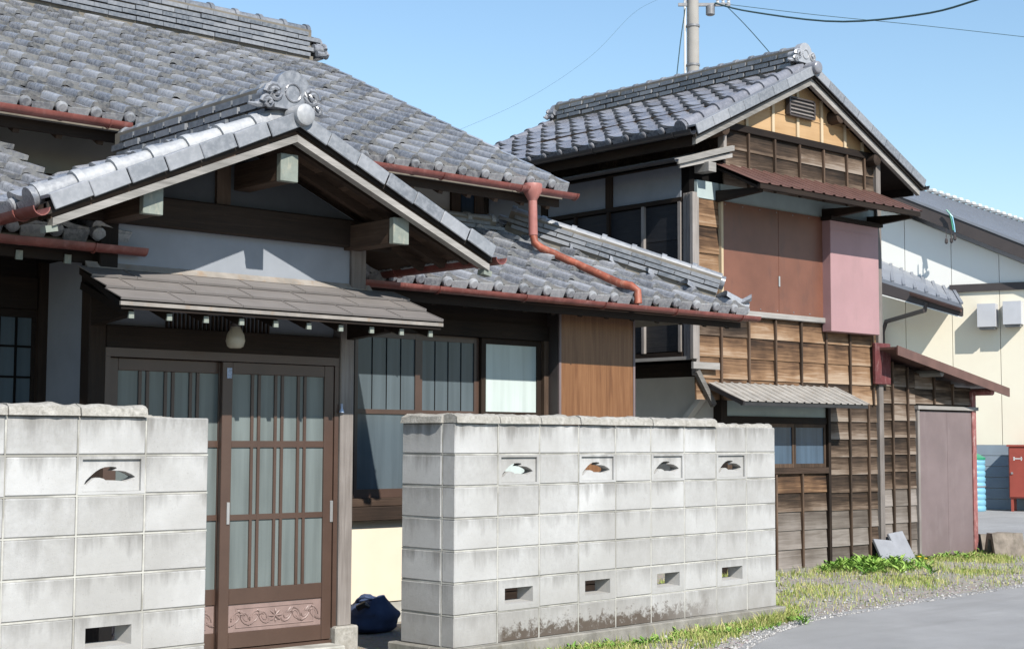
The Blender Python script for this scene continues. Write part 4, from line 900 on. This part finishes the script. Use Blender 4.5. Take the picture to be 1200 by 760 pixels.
for i in range(7):
    for zz in (za_+.03, zb__-.03): put('sheet_nail', nl, T, Matrix.Translation((pa.x+.04+(pb.x-pa.x-.08)*i/6, YF-.045, zz)))
# pink shutter box
ka, kb = at(973, 257, y=2.84), at(1031, 392, y=2.84); kz0, kz1 = at(1000, 390, y=2.84).z, at(1000, 262, y=2.84).z
pk = MB().box(ka.x, kb.x, 2.84, YF-.03, kz0, kz1, .006).build('pink_box', 'pink', T); B('box_hood', 'darkx', pk, ka.x-.03, kb.x+.04, 2.80, YF-.03, kz1+.001, kz1+.045)
B('box_seam', 'pink', pk, ka.x+.004, kb.x-.004, 2.836, 2.8395, kz1-.11, kz1-.098)
# metal canopies: ribbed sheets on a timber frame
def ribbed(name, x0, x1, y0, z0, y1, z1, m, parent, n, over=.0, thick=.02, amp=.012):
    cpy = MB(); vs = []; N = n*2
    dirv = Vector((0, y1-y0, z1-z0)); nr_ = Vector((0, -(z1-z0), y1-y0)).normalized()
    if nr_.z < 0: nr_ = -nr_
    pr_ = [0, 0, amp, amp]
    pts = []
    for k in range(n):
        w_ = (x1-x0)/n; X = x0+w_*k; pts += [(X, 0), (X+w_*.72, 0), (X+w_*.76, amp), (X+w_*.96, amp)]
    pts.append((x1, 0))
    for x, o in pts:
        for t_ in (0, 1):
            for dd in (0, -.004): p = Vector((x, y0, z0))+dirv*t_+nr_*(o+dd); vs.append(tuple(p))
    L_ = len(pts); f_ = []
    for i in range(L_-1): a = i*4; b_ = a+4; f_ += [(a, b_, b_+2, a+2), (a+1, a+3, b_+3, b_+1), (a, a+1, b_+1, b_), (a+2, b_+2, b_+3, a+3)]
    f_ += [(0, 2, 3, 1), ((L_-1)*4, (L_-1)*4+1, (L_-1)*4+3, (L_-1)*4+2)]
    return cpy.add(vs, f_).build(name, m, parent)
c2a = q(830, 186); cx0, cx1 = c2a.x, 8.97
cf = at(894, 212, x=cx0); fy, fz = 2.30, 3.965; by, bz = YF-.03, 4.27
c2 = ribbed('window_canopy', cx0, cx1, fy, fz, by, bz, 'corr', T, 16, amp=.014)
B('canopy_beam', 'darkx', c2, cx0+.02, cx1-.02, fy+.01, fy+.05, fz-.06, fz-.008); MB().prism([(cx0+.02, fy+.05, fz-.03), (cx0+.02, by, bz-.03), (cx0+.02, by, bz-.06), (cx0+.02, fy+.05, fz-.06)], (cx1-cx0-.04, 0, 0)).build('canopy_soffit', 'darkx', c2)
for x in (cx0+.12, pb.x-.02, cx1-.1): MB().prism([(x-.03, fy+.08, fz-.08), (x-.03, YF-.02, fz-.12), (x-.03, YF-.02, fz-.0), (x-.03, fy+.08, fz-.03)], (.06, 0, 0)).build('canopy_arm', 'darky', c2)
lx0, lx1 = 5.93, 8.16; c1 = ribbed('low_canopy', lx0, lx1, 2.50, 1.70, YF-.03, 1.905, 'corrgrey', T, 17)
B('canopy_beam', 'dullblack', c1, lx0+.02, lx1-.02, 2.51, 2.55, 1.655, 1.692); MB().bar((lx0-.01, 2.48, 1.675), (lx0-.01, YF, 1.88), .03, .045).build('canopy_end', 'dullblack', c1)
MB().prism([(lx0+.02, 2.55, 1.69), (lx0+.02, YF-.03, 1.885), (lx0+.02, YF-.03, 1.86), (lx0+.02, 2.55, 1.665)], (lx1-lx0-.04, 0, 0)).build('canopy_soffit', 'darkx', c1)
# ground-floor window
B('window_plaster', 'plastergreen', T, wl, wr-.001, YF-.01, YF+.011, 1.555, 1.719); B('window_head', 'darkx', T, wl, wr-.001, YF-.03, YF+.011, 1.48, 1.553); B('window_sill', 'brownx', T, wl, wr-.001, YF-.05, YF+.011, zs_-.065, zs_-.0)
n = 3; ww = (wr-wl-.04)/n*1.0
for k in range(n):
    a = wl+.02+ww*k; s_ = MB(); b_ = a+ww-.003
    s_.box(a, a+.03, YF-.025, YF+.005, zs_+.002, 1.478).box(b_-.03, b_, YF-.025, YF+.005, zs_+.002, 1.478).box(a+.031, b_-.031, YF-.024, YF+.004, zs_+.002, zs_+.045).box(a+.031, b_-.031, YF-.024, YF+.004, 1.44, 1.478)
    so_ = s_.build('window_sash', 'batten', T); B('pane', 'darkglass2', so_, a+.03, b_-.03, YF-.012, YF-.006, zs_+.045, 1.44)
# jettied side bay with dark panels, seen between the two houses
zj0, zj1 = 2.17, 4.22
B('bay_core', 'black', T, XS+.02, XT, YF+.02, 6.9, zj0+.01, zj1); B('bay_floor', 'greyy', T, XS-.03, XS+.02, YF-.02, 6.9, zj0-.035, zj0+.0)
B('bay_plaster', 'plasterblue', T, XS+.005, XS+.019, YF+.13, 6.9, 3.86, zj1)
for z, h in ((3.82, .045), (2.17, .05), (3.0, .02)): B('bay_rail', 'darky', T, XS-.03, XS+.003, YF+.09, 6.9, z, z+h)
for i in range(9):
    y0 = YF+.12+.53*i
    for (za, zb) in ((2.23, 2.6), (2.6, 2.99), (3.03, 3.42), (3.42, 3.81)): B('bay_panel', 'boardblack', T, XS+.004, XS+.018, y0+.02, y0+.53, za+.003, zb-.003)
    B('bay_mullion', 'greyz' if i < 2 else 'darkz', T, XS-.035, XS+.003, y0-.018, y0+.018, 2.22, 3.819)
    if i % 2 == 0 and i: B('bay_post', 'darkz', T, XS-.02, XS+.0045, y0-.05, y0+.05, 3.866, zj1)
for k, (dy, w_) in enumerate(((-.055, .045), (.0, .045), (.055, .05))): B('corner_board', 'greyz', T, XS-.045+.012*k, XS+.03, YF+dy-.03, YF+dy-.03+w_, zj0-.03, 3.9, c=.004)
B('corner_board', 'greyz', T, XS+.031, XS+.085, YF-.06, YF+.01, zj0-.2, 3.86, c=.004)
B('bay_end_beam', 'greyx', T, XS-.05, q(836, 430).x, YF-.09, YF-.06, q(810, 432).z, q(810, 424).z)
# side eave of the bay: black gutter line and a weathered end board
se = MB().prism([(XS-.36, 2.85, 4.20), (XT, 2.85, 4.46), (XT, 2.85, 4.43), (XS-.36, 2.85, 4.17)], (0, 4.1, 0)).build('bay_roof', 'corrgrey', T)
MB().gutter((XS-.40, 2.82, 4.19), (XS-.40, 6.95, 4.19), .035).build('gutter', 'dullblack', se, True)
MB().prism([(XS-.36, 2.83, 4.195), (XT, 2.83, 4.455), (XT, 2.83, 4.40), (XS-.36, 2.83, 4.14)], (0, .02, 0)).build('end_board', 'greyx', se); MB().prism([(XS-.30, 2.86, 4.16), (XT, 2.86, 4.38), (XT, 2.86, 4.33), (XS-.30, 2.86, 4.11)], (0, .02, 0)).build('end_board', 'greyx', se)
MB().prism([(XS-.3, 2.9, 4.16), (XT, 2.9, 4.40), (XT, 2.9, 4.38), (XS-.3, 2.9, 4.14)], (0, 4.0, 0)).build('soffit', 'darky', se); B('bracket_end', 'greyx', T, XS+.08, XS+.2, 2.80, YF-.0, 4.12, 4.22)
B('upper_side_wall', 'boardgrey', T, XT-.012, XT+.0, YF+.03, 7.0, 4.3, 4.95)
# recessed ground-floor side wall with a propping brace
XI = wl-.06
B('side_wall', 'plasterwhite', T, XI, XI+.1, YF+.06, 6.9, .1, zj0-.04); B('side_base', 'darky', T, XI-.01, XI+.1, YF+.06, 6.9, GZ, .098); B('side_beam', 'darky', T, XI-.03, XI-.001, YF+.06, 6.9, 1.98, zj0-.036)
b0, b1 = at(738, 490, x=XI-.06), at(815, 462, x=XI-.06)
b1 = Vector((XI-.06, YF+.12, 1.80)); b0 = Vector((XI-.06, YF+.95, 1.0)); MB().bar(b0, b1, .05, .10, (1, 0, 0)).build('brace', 'plasterwhite', T)
MB().bar((XS+.04, YF-.05, 2.02), (q(832, 462).x, YF-.05, 1.66), .05, .06).build('bracket', 'greyx', T)
RT.finish()

# ------------------------------------------------------------------ lean-to shed
SH = thing('lean_to_shed', (10.1, 3.4, GZ), 'lean-to timber shed with a mauve sheet door and red-brown roof edge', 'shed')
sx0, sx1 = XR_+.031, 11.10; sz = lambda x: 2.40-(x-8.95)*.176
dxl = at(1075, 560, y=YF).x; dxr = at(1130, 560, y=YF).x; dzt = at(1100, 480, y=YF).z
siding(SH, sx0, dxl-.05, -.1, 2.36, [9.30, 9.62], lambda x, z: 'boardgrey' if z > .6 else 'boardpale', top=lambda x: sz(x)-.09)
siding(SH, dxl-.05, sx1-.03, dzt+.07, 2.3, [10.2, 10.62], 'boardgrey', top=lambda x: sz(x)-.09)
MB().prism([(sx0, YF+.012, GZ), (sx1, YF+.012, GZ), (sx1, YF+.012, sz(sx1)-.1), (sx0, YF+.012, sz(sx0)-.1)], (0, 3.2, 0)).build('shed_core', 'boardgrey', SH)
B('shed_corner', 'redpost', SH, sx1-.06, sx1+.03, YF-.05, YF+.05, GZ, sz(sx1)-.1); B('door_post', 'greyz', SH, dxl-.048, dxl-.002, YF-.05, YF+.01, GZ, dzt+.0)
dr_ = B('sheet_door', 'mauve', SH, dxl, sx1-.062, YF-.035, YF-.01, GZ+.01, dzt-.02); B('door_seam', 'mauve', dr_, (dxl+sx1)/2-.003, (dxl+sx1)/2+.003, YF-.037, YF-.0355, GZ+.02, dzt-.03)
B('door_rail', 'greyx', SH, dxl-.06, sx1+.06, YF-.07, YF-.011, dzt, dzt+.045)
rf = MB().prism([(8.95, 2.66, sz(8.95)), (11.42, 2.66, sz(11.42)), (11.42, 2.66, sz(11.42)-.03), (8.95, 2.66, sz(8.95)-.03)], (0, 3.6, 0)).build('shed_roof', 'corr', SH)
MB().prism([(8.94, 2.64, sz(8.94)+.012), (11.43, 2.64, sz(11.43)+.012), (11.43, 2.64, sz(11.43)-.10), (8.94, 2.64, sz(8.94)-.10)], (0, .018, 0)).build('barge_strip', 'corr', rf)
for x in (9.95, 11.1): MB().lathe((x, 2.68, sz(x)-.1), [(.03, 0), (.045, .01), (.045, .4)], 8, 'y').build('shed_purlin', 'greyy' if x < 11 else 'redpost', SH, True)
pz0, pz1 = at(1035, 450, y=2.9).z, at(1035, 402, y=2.9).z; px0, px1 = at(1026, 430, y=2.9).x, at(1044, 430, y=2.9).x
B('red_board', 'maroon', SH, px0, px1, 2.9, 2.94, pz0, pz1, c=.004)
# ------------------------------------------------------------------ cream warehouse beyond
WN = Vector((-.94, -.34, 0)).normalized(); WD = Vector((-WN.y*-1, 0, 0)); WD = Vector((-.34, .94, 0)).normalized(); WX = Vector((.985, .17, 0)).normalized(); WP = at(1165, 597, z=GZ); WP.z = 0
wpl = lambda off=0.0: (WP+WN*off, WN)
def ws(u, v, off=0.0):
    p = at(u, v, pl=wpl(off)); return (p-WP).dot(WD), p.z
def wp(s_, z, off=0.0): p = WP+WD*s_+WN*off; return Vector((p.x, p.y, z))
WH = thing('cream_warehouse', (WP.x+3, WP.y+3, GZ), 'cream clad warehouse with a grey metal roof and dark fascia', 'building')
sa, za = ws(1030, 236); sb, zb = ws(1200, 303); wsl = (za-zb)/(sa-sb); sA = ws(869, 175)[0]; sR = -3.2
rz = lambda s_: za+(s_-sa)*wsl
core = MB().prism([wp(sR, GZ, -.06), wp(9.5, GZ, -.06), wp(9.5, rz(sA)-(9.5-sA)*wsl-.1, -.06), wp(sA, rz(sA)-.1, -.06), wp(sR, rz(sR)-.1, -.06)], -WN*14).build('wall', 'cream', WH)
zband = 4.58
k = 0; s_ = sR
while s_ < 7.5:
    e_ = s_+1.0
    for z0, z1, mt in ((1.22, zband-.0, 'cream'), (zband+.0, None, 'creampale')):
        z1a = z1 or rz(s_)-.12; z1b = z1 or rz(e_)-.12
        if min(z1a, z1b) > z0+.05: MB().prism([wp(s_+.006, z0, -.06), wp(e_-.006, z0, -.06), wp(e_-.006, z1b, -.06), wp(s_+.006, z1a, -.06)], WN*.05).build('cladding_panel', mt, WH)
    s_ = e_
for r in range(6): MB().prism([wp(sR, GZ+.01+.228*r, -.06), wp(5, GZ+.01+.228*r, -.06), wp(5, GZ+.228*(r+1), -.06), wp(sR, GZ+.228*(r+1), -.06)], WN*.05).build('siding_strip', 'bluewall', WH)
s1 = ws(1113, 338)[0]; MB().prism([wp(sR, zband-.08, -.02), wp(s1, zband-.08, -.02), wp(s1, zband+.08, -.02), wp(sR, zband+.08, -.02)], WN*.06).build('band', 'greyfascia', WH)
rfp = [wp(sR-.5, rz(sR-.5)+.28, .35), wp(sA, rz(sA)+.28, .35), wp(sA, rz(sA)+.34, .35), wp(sR-.5, rz(sR-.5)+.34, .35)]
wr_ = MB().prism(rfp, WX*26).build('metal_roof', 'zinc', WH); MB().prism([wp(sA+.001, rz(sA)+.28, .35), wp(9.8, rz(sA)+.28-(9.8-sA)*wsl, .35), wp(9.8, rz(sA)+.34-(9.8-sA)*wsl, .35), wp(sA+.001, rz(sA)+.34, .35)], WX*26).build('back_roof', 'zinc', WH)
MB().prism([wp(sR-.5, rz(sR-.5)-.02, .33), wp(sA, rz(sA)-.02, .33), wp(sA, rz(sA)+.279, .33), wp(sR-.5, rz(sR-.5)+.279, .33)], -WN*.12).build('fascia', 'greyfascia', wr_)
MB().prism([wp(sR-.5, rz(sR-.5)+.12, .21), wp(sA, rz(sA)+.12, .21), wp(sA, rz(sA)+.275, .21), wp(sR-.5, rz(sR-.5)+.275, .21)], WX*25).build('roof_structure', 'greyfascia', wr_)
for i in range(46):
    p0 = wp(sA, rz(sA)+.345, .2)+WX*(.5*i); p1 = wp(sR-.5, rz(sR-.5)+.345, .2)+WX*(.5*i); MB().bar(p0, p1, .04, .03).build('roof_seam', 'zinc', wr_)
    q_ = wp(sA-.05, rz(sA)+.36, .2)+WX*(.5*i); MB().box(q_.x-.09, q_.x+.09, q_.y-.12, q_.y+.12, q_.z, q_.z+.09, .02).build('ridge_cap', 'white', wr_)
for u0, u1, v0, v1 in ((1145, 1167, 356, 383), (1175, 1197, 353, 380)):
    a, b_ = ws(u0, v0, .3), ws(u1, v1, .3); zt, zl = ws(u0, v0, .3)[1], ws(u0, v1, .3)[1]
    h = MB().prism([wp(b_[0], zl, .0), wp(a[0], zl, .0), wp(a[0], zt, .0), wp(b_[0], zt, .0)], WN*.32).build('vent_hood', 'hood', WH)
    MB().prism([wp(b_[0]+.03, zl-.05, .02), wp(a[0]-.03, zl-.05, .02), wp(a[0]-.03, zl-.001, .02), wp(b_[0]+.03, zl-.001, .02)], WN*.24).build('hood_lip', 'alu', h)
# low annex roof against the warehouse wall
AO = 1.5
A_, B_ = ws(1020, 300), ws(1118, 341); C_, D_ = ws(1127, 356, AO), ws(1020, 322, AO)
pts = [wp(A_[0], A_[1]), wp(B_[0], B_[1]), wp(C_[0], C_[1], AO), wp(D_[0], D_[1], AO)]
an = MB().prism(pts, (0, 0, -.08)).build('annex_roof', 'zinc', WH)
for i in range(9):
    t_ = i/8; MB().bar(pts[0].lerp(pts[1], t_)+Vector((0, 0, .015)), pts[3].lerp(pts[2], t_)+Vector((0, 0, .015)), .06, .04).build('tile_roll', 'zinc', an)
MB().prism([pts[3]+Vector((0, 0, -.08)), pts[2]+Vector((0, 0, -.08)), pts[2]+Vector((0, 0, -.26)), pts[3]+Vector((0, 0, -.34))], -WN*.06).build('fascia', 'greyfascia', an)
MB().bar(pts[1]+Vector((0, 0, -.17)), pts[2]+Vector((0, 0, -.17)), .06, .16).build('fascia', 'greyfascia', an)
MB().gutter(pts[3].lerp(pts[2], .45)+WN*.07+Vector((0, 0, -.1)), pts[2]+WN*.07+Vector((0, 0, -.1)), .07).build('gutter', 'corr', an, True)
MB().prism([pts[0]+Vector((0, 0, -.36)), pts[1]+Vector((0, 0, -.3)), pts[2]+Vector((0, 0, -.27)), pts[3]+Vector((0, 0, -.35))], (0, 0, -.02)).build('soffit', 'creampale', an)
pp = [pts[3].lerp(pts[2], .62)+Vector((0, 0, -.2)), pts[3].lerp(pts[2], .6)+Vector((0, 0, -.38)), wp(ws(1040, 377)[0], ws(1040, 377)[1], .12), wp(ws(1036, 390)[0], ws(1036, 390)[1], .12), wp(ws(1036, 390)[0], 2.2, .12)]
MB().tube(pp, .05, 8).build('drain_pipe', 'greyfascia', an, True)
# cords dangling over the roof edge
cp = lambda u, v: at(u, v, pl=wpl(.42))
CD = thing('dangling_cords', tuple(cp(1112, 250)), 'green and blue cords dangling over the warehouse roof edge', 'cord')
for pts_, m_ in (([(1109, 246), (1113, 250), (1115, 258), (1117, 270)], 'tankgreen'), ([(1110, 247), (1116, 254), (1118, 264), (1119, 272)], 'tankblue')): MB().tube([cp(*p) for p in pts_], .018, 5).build('cord', m_, CD)
for u, v in ((1109, 286), (1115, 285), (1119, 282)): p = cp(u, v); MB().lathe(tuple(p), [(.01, 0), (.035, .03), (.03, .1), (.008, .13), (.006, .35)], 6).build('cord_weight', 'greyfascia', CD)
# red steel cabinet and blue tank by the warehouse
RP = WP+WN*.55+WD*(ws(1183, 597, .55)[0]); ax, ay = -WD, -WN
RB = thing('steel_cabinet', (RP.x, RP.y, GZ), 'red steel cabinet on legs against the warehouse wall', 'cabinet')
def rbx(nm, m, u0, u1, d0, d1, z0, z1, par, c=0.0):
    mb = MB().box(u0, u1, d0, d1, z0, z1, c); mb.v = [tuple(Vector((RP.x, RP.y, 0))+ax*v[0]+ay*v[1]+Vector((0, 0, v[2]))) for v in mb.v]; return mb.build(nm, m, par)
z5 = ws(1185, 523, .55)[1]; rb = rbx('cabinet_body', 'redbox', 0, .75, 0, .4, .12, z5, RB, .01); rbx('cabinet_lid', 'redbox', -.03, .78, -.03, .43, z5+.001, z5+.04, RB)
rbx('cabinet_door', 'redbox', .02, .73, -.012, -.001, .15, z5-.03, RB)
for u, d in ((.03, .02), (.68, .02), (.03, .34), (.68, .34)): rbx('leg', 'redbox', u, u+.05, d, d+.05, GZ, .12, RB)
rbx('handle', 'silver', .05, .09, -.03, -.013, .62, .66, RB); rbx('painted_mark', 'white', .1, .28, -.0145, -.0125, .93, .95, RB); rbx('painted_mark', 'white', .1, .13, -.0145, -.0125, .905, .975, RB); rbx('painted_mark', 'white', .25, .27, -.0145, -.0125, .90, .98, RB)
tc = WP+WN*.75+WD*(ws(1139, 597, .75)[0]); TK = thing('water_tank', (tc.x, tc.y, GZ), 'light blue ribbed plastic tank with a green lid', 'tank')
pr_ = []
for i in range(9): z = .12*i; pr_ += [(.27, z), (.285, z+.02), (.285, z+.085), (.27, z+.105)]
MB().lathe((tc.x, tc.y, GZ), pr_, 20).build('tank_body', 'tankblue', TK, True); MB().lathe((tc.x, tc.y, GZ+1.066), [(.29, 0), (.29, .04), (.2, .09), (.12, .13), (.05, .14)], 20).build('tank_lid', 'tankgreen', TK, True)
MB().lathe((tc.x, tc.y, GZ+.5), [(.288, 0), (.288, .02)], 20).build('tank_band', 'panelpink', TK, True)
# ------------------------------------------------------------------ old concrete drain pieces, slabs
ST = at(1150, 652, z=GZ); ST = Vector((11.15, 2.55, GZ))
def drain(name, o, L, w_, h_, label, rot):
    t = thing(name, tuple(o), label, 'concrete piece', None); d = Vector((math.cos(rot), math.sin(rot), 0)); sd = Vector((-d.y, d.x, 0))
    prof = [(-w_, 0), (-w_*.42, h_), (w_*.42, h_), (w_, 0), (w_*.55, 0), (w_*.16, h_*.72), (-w_*.16, h_*.72), (-w_*.55, 0)]
    nseg = 6; vs = []
    for i in range(nseg+1):
        for a, z in prof:
            p = Vector(o)+d*(L*i/nseg)+sd*a+Vector((0, 0, z)); p += mnoise.noise_vector(p*9)*.014; p.z = max(p.z, GZ-.01) if z > 0 else GZ-.02; vs.append(p)
    n = len(prof); MB().add(vs, [(i*n+k, i*n+(k+1) % n, (i+1)*n+(k+1) % n, (i+1)*n+k) for i in range(nseg) for k in range(n)]+[(0, 1, 6, 7), (1, 2, 5, 6), (2, 3, 4, 5)]+[tuple(nseg*n+k for k in f) for f in ((0, 1, 6, 7), (1, 2, 5, 6), (2, 3, 4, 5))]).build('drain_body', 'stone', t)
    return t
oa = at(1160, 651, z=GZ)
drain('drain_piece', oa, .42, .15, .29, 'large weathered concrete drain piece with a triangular opening beside the shed', -.55)
drain('drain_piece', at(1147, 648, z=GZ)+Vector((.0, .0, 0)),   .24, .11, .25, 'small dark concrete drain piece wedged against the red shed post', -.5)
for i, (u, tilt, hh, ww_, lb) in enumerate(((1050, .38, .36, .36, 'short grey slab leaning against the shed wall'), (1068, .30, .42, .30, 'taller pale grey slab leaning against the shed wall'))):
    p = at(u, 660, z=GZ); p.y = YF-.30+.02*i; p.x = at(u, 655, y=p.y).x; mb = MB().box(-ww_/2, ww_/2, 0, .035, 0, hh, .005); rot = Matrix.Translation((p.x, p.y, GZ-.01)) @ Matrix.Rotation(-.12+.1*i, 4, 'Z') @ Matrix.Rotation(-tilt*1.6, 4, 'X') @ Matrix.Rotation(.12-.2*i, 4, 'Y')
    mb.v = [tuple(rot@Vector(v)) for v in mb.v]; o = mb.build('leaning_slab', 'slab'); tag(o, lb, 'slab')
# ------------------------------------------------------------------ utility pole and cables
DP = 36.0
def dpt(u, v, d): r_ = ray(u, v); return CAMP+r_*d
PB = dpt(812, 40, DP); PO = thing('utility_pole', (PB.x, PB.y, GZ), 'round concrete utility pole rising behind the timber house', 'pole')
MB().tube([(PB.x, PB.y, GZ), (PB.x, PB.y, 13.2)], [.19, .135], 16).build('pole_shaft', 'concpole', PO, True)
zt = dpt(812, 5, DP).z
MB().bar(Vector((PB.x, PB.y, zt))-rt*.35, Vector((PB.x, PB.y, zt))+rt*.9, .07, .07).build('cross_arm', 'alu', PO); p = Vector((PB.x, PB.y, zt))+rt*.42
MB().lathe((p.x, p.y, zt-.26), [(.08, 0), (.11, .02), (.11, .22), (.07, .25)], 12).build('junction_can', 'alu', PO, True)
for k in range(3): p = Vector((PB.x, PB.y, zt))+rt*(.6+.13*k); MB().lathe((p.x, p.y, zt+.03), [(.03, 0), (.045, .03), (.025, .05), (.045, .08), (.02, .12)], 8).build('insulator', 'white', PO, True)
MB().tube([Vector((PB.x, PB.y, zt-2.2))-rt*.19, Vector((PB.x, PB.y, 13))-rt*.19], .03, 6).build('cable_conduit', 'white', PO); 
for zz in (zt-.55, zt-1.5): MB().lathe((PB.x, PB.y, zz), [(.165, 0), (.165, .05)], 14).build('pole_band', 'alu', PO, True)
MB().bar(Vector((PB.x, PB.y, zt-.1))-rt*.1, Vector((PB.x, PB.y, zt+.9))-rt*.5, .05, .05).build('arm_brace', 'alu', PO)
def cable(pts, r, label, nm='power_cable', m='wire'):
    P = [dpt(*p) for p in pts]; n = 24; out = []
    for i in range(n+1):
        t_ = i/n*(len(P)-1); j = min(int(t_), len(P)-2); f_ = t_-j
        p0, p1, p2, p3 = P[max(j-1, 0)], P[j], P[j+1], P[min(j+2, len(P)-1)]
        out.append(.5*((2*p1)+(p2-p0)*f_+(2*p0-5*p1+4*p2-p3)*f_*f_+(3*p1-p0-3*p2+p3)*f_**3))
    return tag(MB().tube(out, r, 6).build(nm, m, None, True), label, 'cable')
cable([(838, 4, DP), (880, 14, 35), (980, 25.5, 33), (1080, 17, 31), (1145, 0, 30), (1230, -30, 29)], .022, 'thick dark cable sagging from the pole across the sky')
cable([(850, 5, DP), (960, 18, 37), (1080, 30, 38), (1215, 45, 39)], .008, 'thin faint wire descending from the pole across the open sky')
cable([(852, 8, DP), (872, 28, 34), (897, 56, 32), (960, 130, 29)], .010, 'wire dropping from the pole behind the tiled gable ridge')
cable([(803, 10, DP), (798, 45, DP), (794, 80, DP), (770, 300, DP)], .012, 'thin guy wire hanging beside the concrete pole')
cable([(775, -2, DP), (742, 16, 35), (690, 68, 34), (610, 120, 33), (500, 168, 32)], .0028, 'thin wire running down toward the tiled house roof')
# ------------------------------------------------------------------ grass, weeds, gravel
def scatter(name, mat_, pts, fn):
    V = []; F = []; Q = []
    for p in pts:
        v, f = fn(p); b = len(V); V += v; F += [tuple(b+i for i in t_) for t_ in f]; rr = R.random(); Q += [rr]*len(v)
    me = bpy.data.meshes.new(name); me.from_pydata(V, [], F); set_attr(me, 'rnd', Q); me.materials.append(M[mat_]); o = put(name, me); o['kind'] = 'stuff'; return o
def roadedge(x):
    for i in range(len(EDGE)-1):
        a, b_ = EDGE[i], EDGE[i+1]
        if a[0] <= x <= b_[0]: return a[1]+(b_[1]-a[1])*(x-a[0])/(b_[0]-a[0])
    return EDGE[-1][1]
def back(x): return (-.06+x*.067) if x < 3.7 else min(2.95, .25+(x-3.7)*2.5) if x < 5 else 2.95
def density(x, y):
    f_ = mnoise.noise((x*1.3, y*1.3, 5))*.5+.5; g_ = mnoise.noise((x*4.5, y*4.5, 9))*.5+.5; e = roadedge(x); b_ = back(x)
    t_ = (y-e)/max(.1, b_-e)
    if x < 3.75: base = min(1, max(0, (t_-.15)*2.0))
    else: base = .85*max(0, 1-abs(t_-.95)*2.6)+.62*max(0, 1-abs(t_-.45)*3.2)+.10
    return base*(.04+2.6*max(0, f_-.37)*(g_+.15))
gp = []
while len(gp) < 32000:
    x = R.uniform(-.2, 11.9); e = roadedge(x)+.05; b_ = back(x)
    if b_ <= e: continue
    y = R.uniform(e, b_)
    if R.random() < density(x, y): gp.append((x, y))
def blade(p):
    x, y = p; h = R.uniform(.012, .05)*(1.15 if x < 3.8 else 1)*(1.7 if R.random() < .12 else 1)*(.6+.9*(mnoise.noise((x*1.7, y*1.7, 2))*.5+.5)); a = R.uniform(0, 6.28); w_ = R.uniform(.002, .0045); l_ = R.uniform(.2, .9)*h; b_ = R.uniform(0, 6.28)
    dx_, dy_ = math.cos(a)*w_, math.sin(a)*w_; lx_, ly_ = math.cos(b_)*l_, math.sin(b_)*l_
    return [(x-dx_, y-dy_, GZ-.004), (x+dx_, y+dy_, GZ-.004), (x+lx_*.4+dx_*.7, y+ly_*.4+dy_*.7, GZ+h*.65), (x+lx_*.4-dx_*.7, y+ly_*.4-dy_*.7, GZ+h*.65), (x+lx_, y+ly_, GZ+h)], [(0, 1, 2, 3), (3, 2, 4)]
scatter('grass', 'grass', gp, blade)
# leafy weeds hugging the shed and the footing
def weed(p):
    x, y, hh = p; V = []; F = []
    for k in range(R.randint(9, 15)):
        a = R.uniform(0, 6.28); l_ = hh*R.uniform(.5, 1.1); u_ = R.uniform(.35, 1.1); w_ = l_*.16; c_, s_ = math.cos(a), math.sin(a); b = len(V); z0 = GZ+hh*R.uniform(0, .5); ox, oy = R.uniform(-.03, .03), R.uniform(-.03, .03)
        V += [(x+ox, y+oy, z0), (x+ox+c_*l_*.5-s_*w_, y+oy+s_*l_*.5+c_*w_, z0+l_*.5*u_), (x+ox+c_*l_, y+oy+s_*l_, z0+l_*u_*.8), (x+ox+c_*l_*.5+s_*w_, y+oy+s_*l_*.5-c_*w_, z0+l_*.5*u_+.004)]; F += [(b, b+1, b+2), (b, b+2, b+3)]
    return V, F
wpts = []
for k in range(190):
    u = R.gauss(1020, 30); p = at(u, 664+R.gauss(0, 4), z=GZ); wpts.append((p.x, min(p.y, 2.9), R.uniform(.05, .13)))
for k in range(30): x = R.uniform(9.9, 11.6); wpts.append((x, R.uniform(2.55, 2.9), R.uniform(.04, .09)))
for k in range(60): x = R.uniform(.5, 3.9); wpts.append((x, back(x)-R.uniform(.02, .35)*(.4+x*.2), R.uniform(.03, .07)))
for k in range(14): p = at(R.gauss(712, 18), 733+R.gauss(0, 3), z=GZ); wpts.append((p.x, p.y, R.uniform(.04, .08)))
for k in range(14): x = R.uniform(-.4, -.05); wpts.append((x, R.uniform(.1, .7), R.uniform(.03, .06)))
scatter('weeds', 'weed', wpts, weed)
gr = []
while len(gr) < 4500:
    x = R.uniform(-.2, 11.9); e = roadedge(x)-.12; b_ = back(x)
    if b_ <= e: continue
    t_ = R.random()**2.2; gr.append((x, e+(b_-e)*t_))
def pebble(p):
    r_ = R.uniform(.004, .014)*(1.8 if R.random() < .04 else 1); x, y = p; z = GZ+r_*.3; j = lambda: R.uniform(.6, 1.2)*r_
    return [(x+j(), y, z), (x, y+j(), z), (x-j(), y, z), (x, y-j(), z), (x+j()*.3, y+j()*.2, z+j()*.8), (x, y, z-r_)], [(0, 1, 4), (1, 2, 4), (2, 3, 4), (3, 0, 4), (1, 0, 5), (2, 1, 5), (3, 2, 5), (0, 3, 5)]
scatter('gravel', 'pebble', gr, pebble)
for u, v, lb in ((1077, 652, 'yellow dandelion flower close beside the leaning slabs'), (1084, 654, 'yellow dandelion flower at the foot of the mauve door')):
    p = at(u, v, y=2.62); t_ = thing('dandelion', (p.x, p.y, GZ), lb, 'flower', 'dandelions by the shed'); MB().tube([(p.x, p.y, GZ-.01), (p.x+.005, p.y, p.z)], .004, 5).build('stem', 'weed', t_)
    MB().lathe((p.x+.005, p.y, p.z-.004), [(.006, -.006), (.024, .004), (.026, .010), (.012, .016)], 12).build('flower_head', 'petal', t_, True)
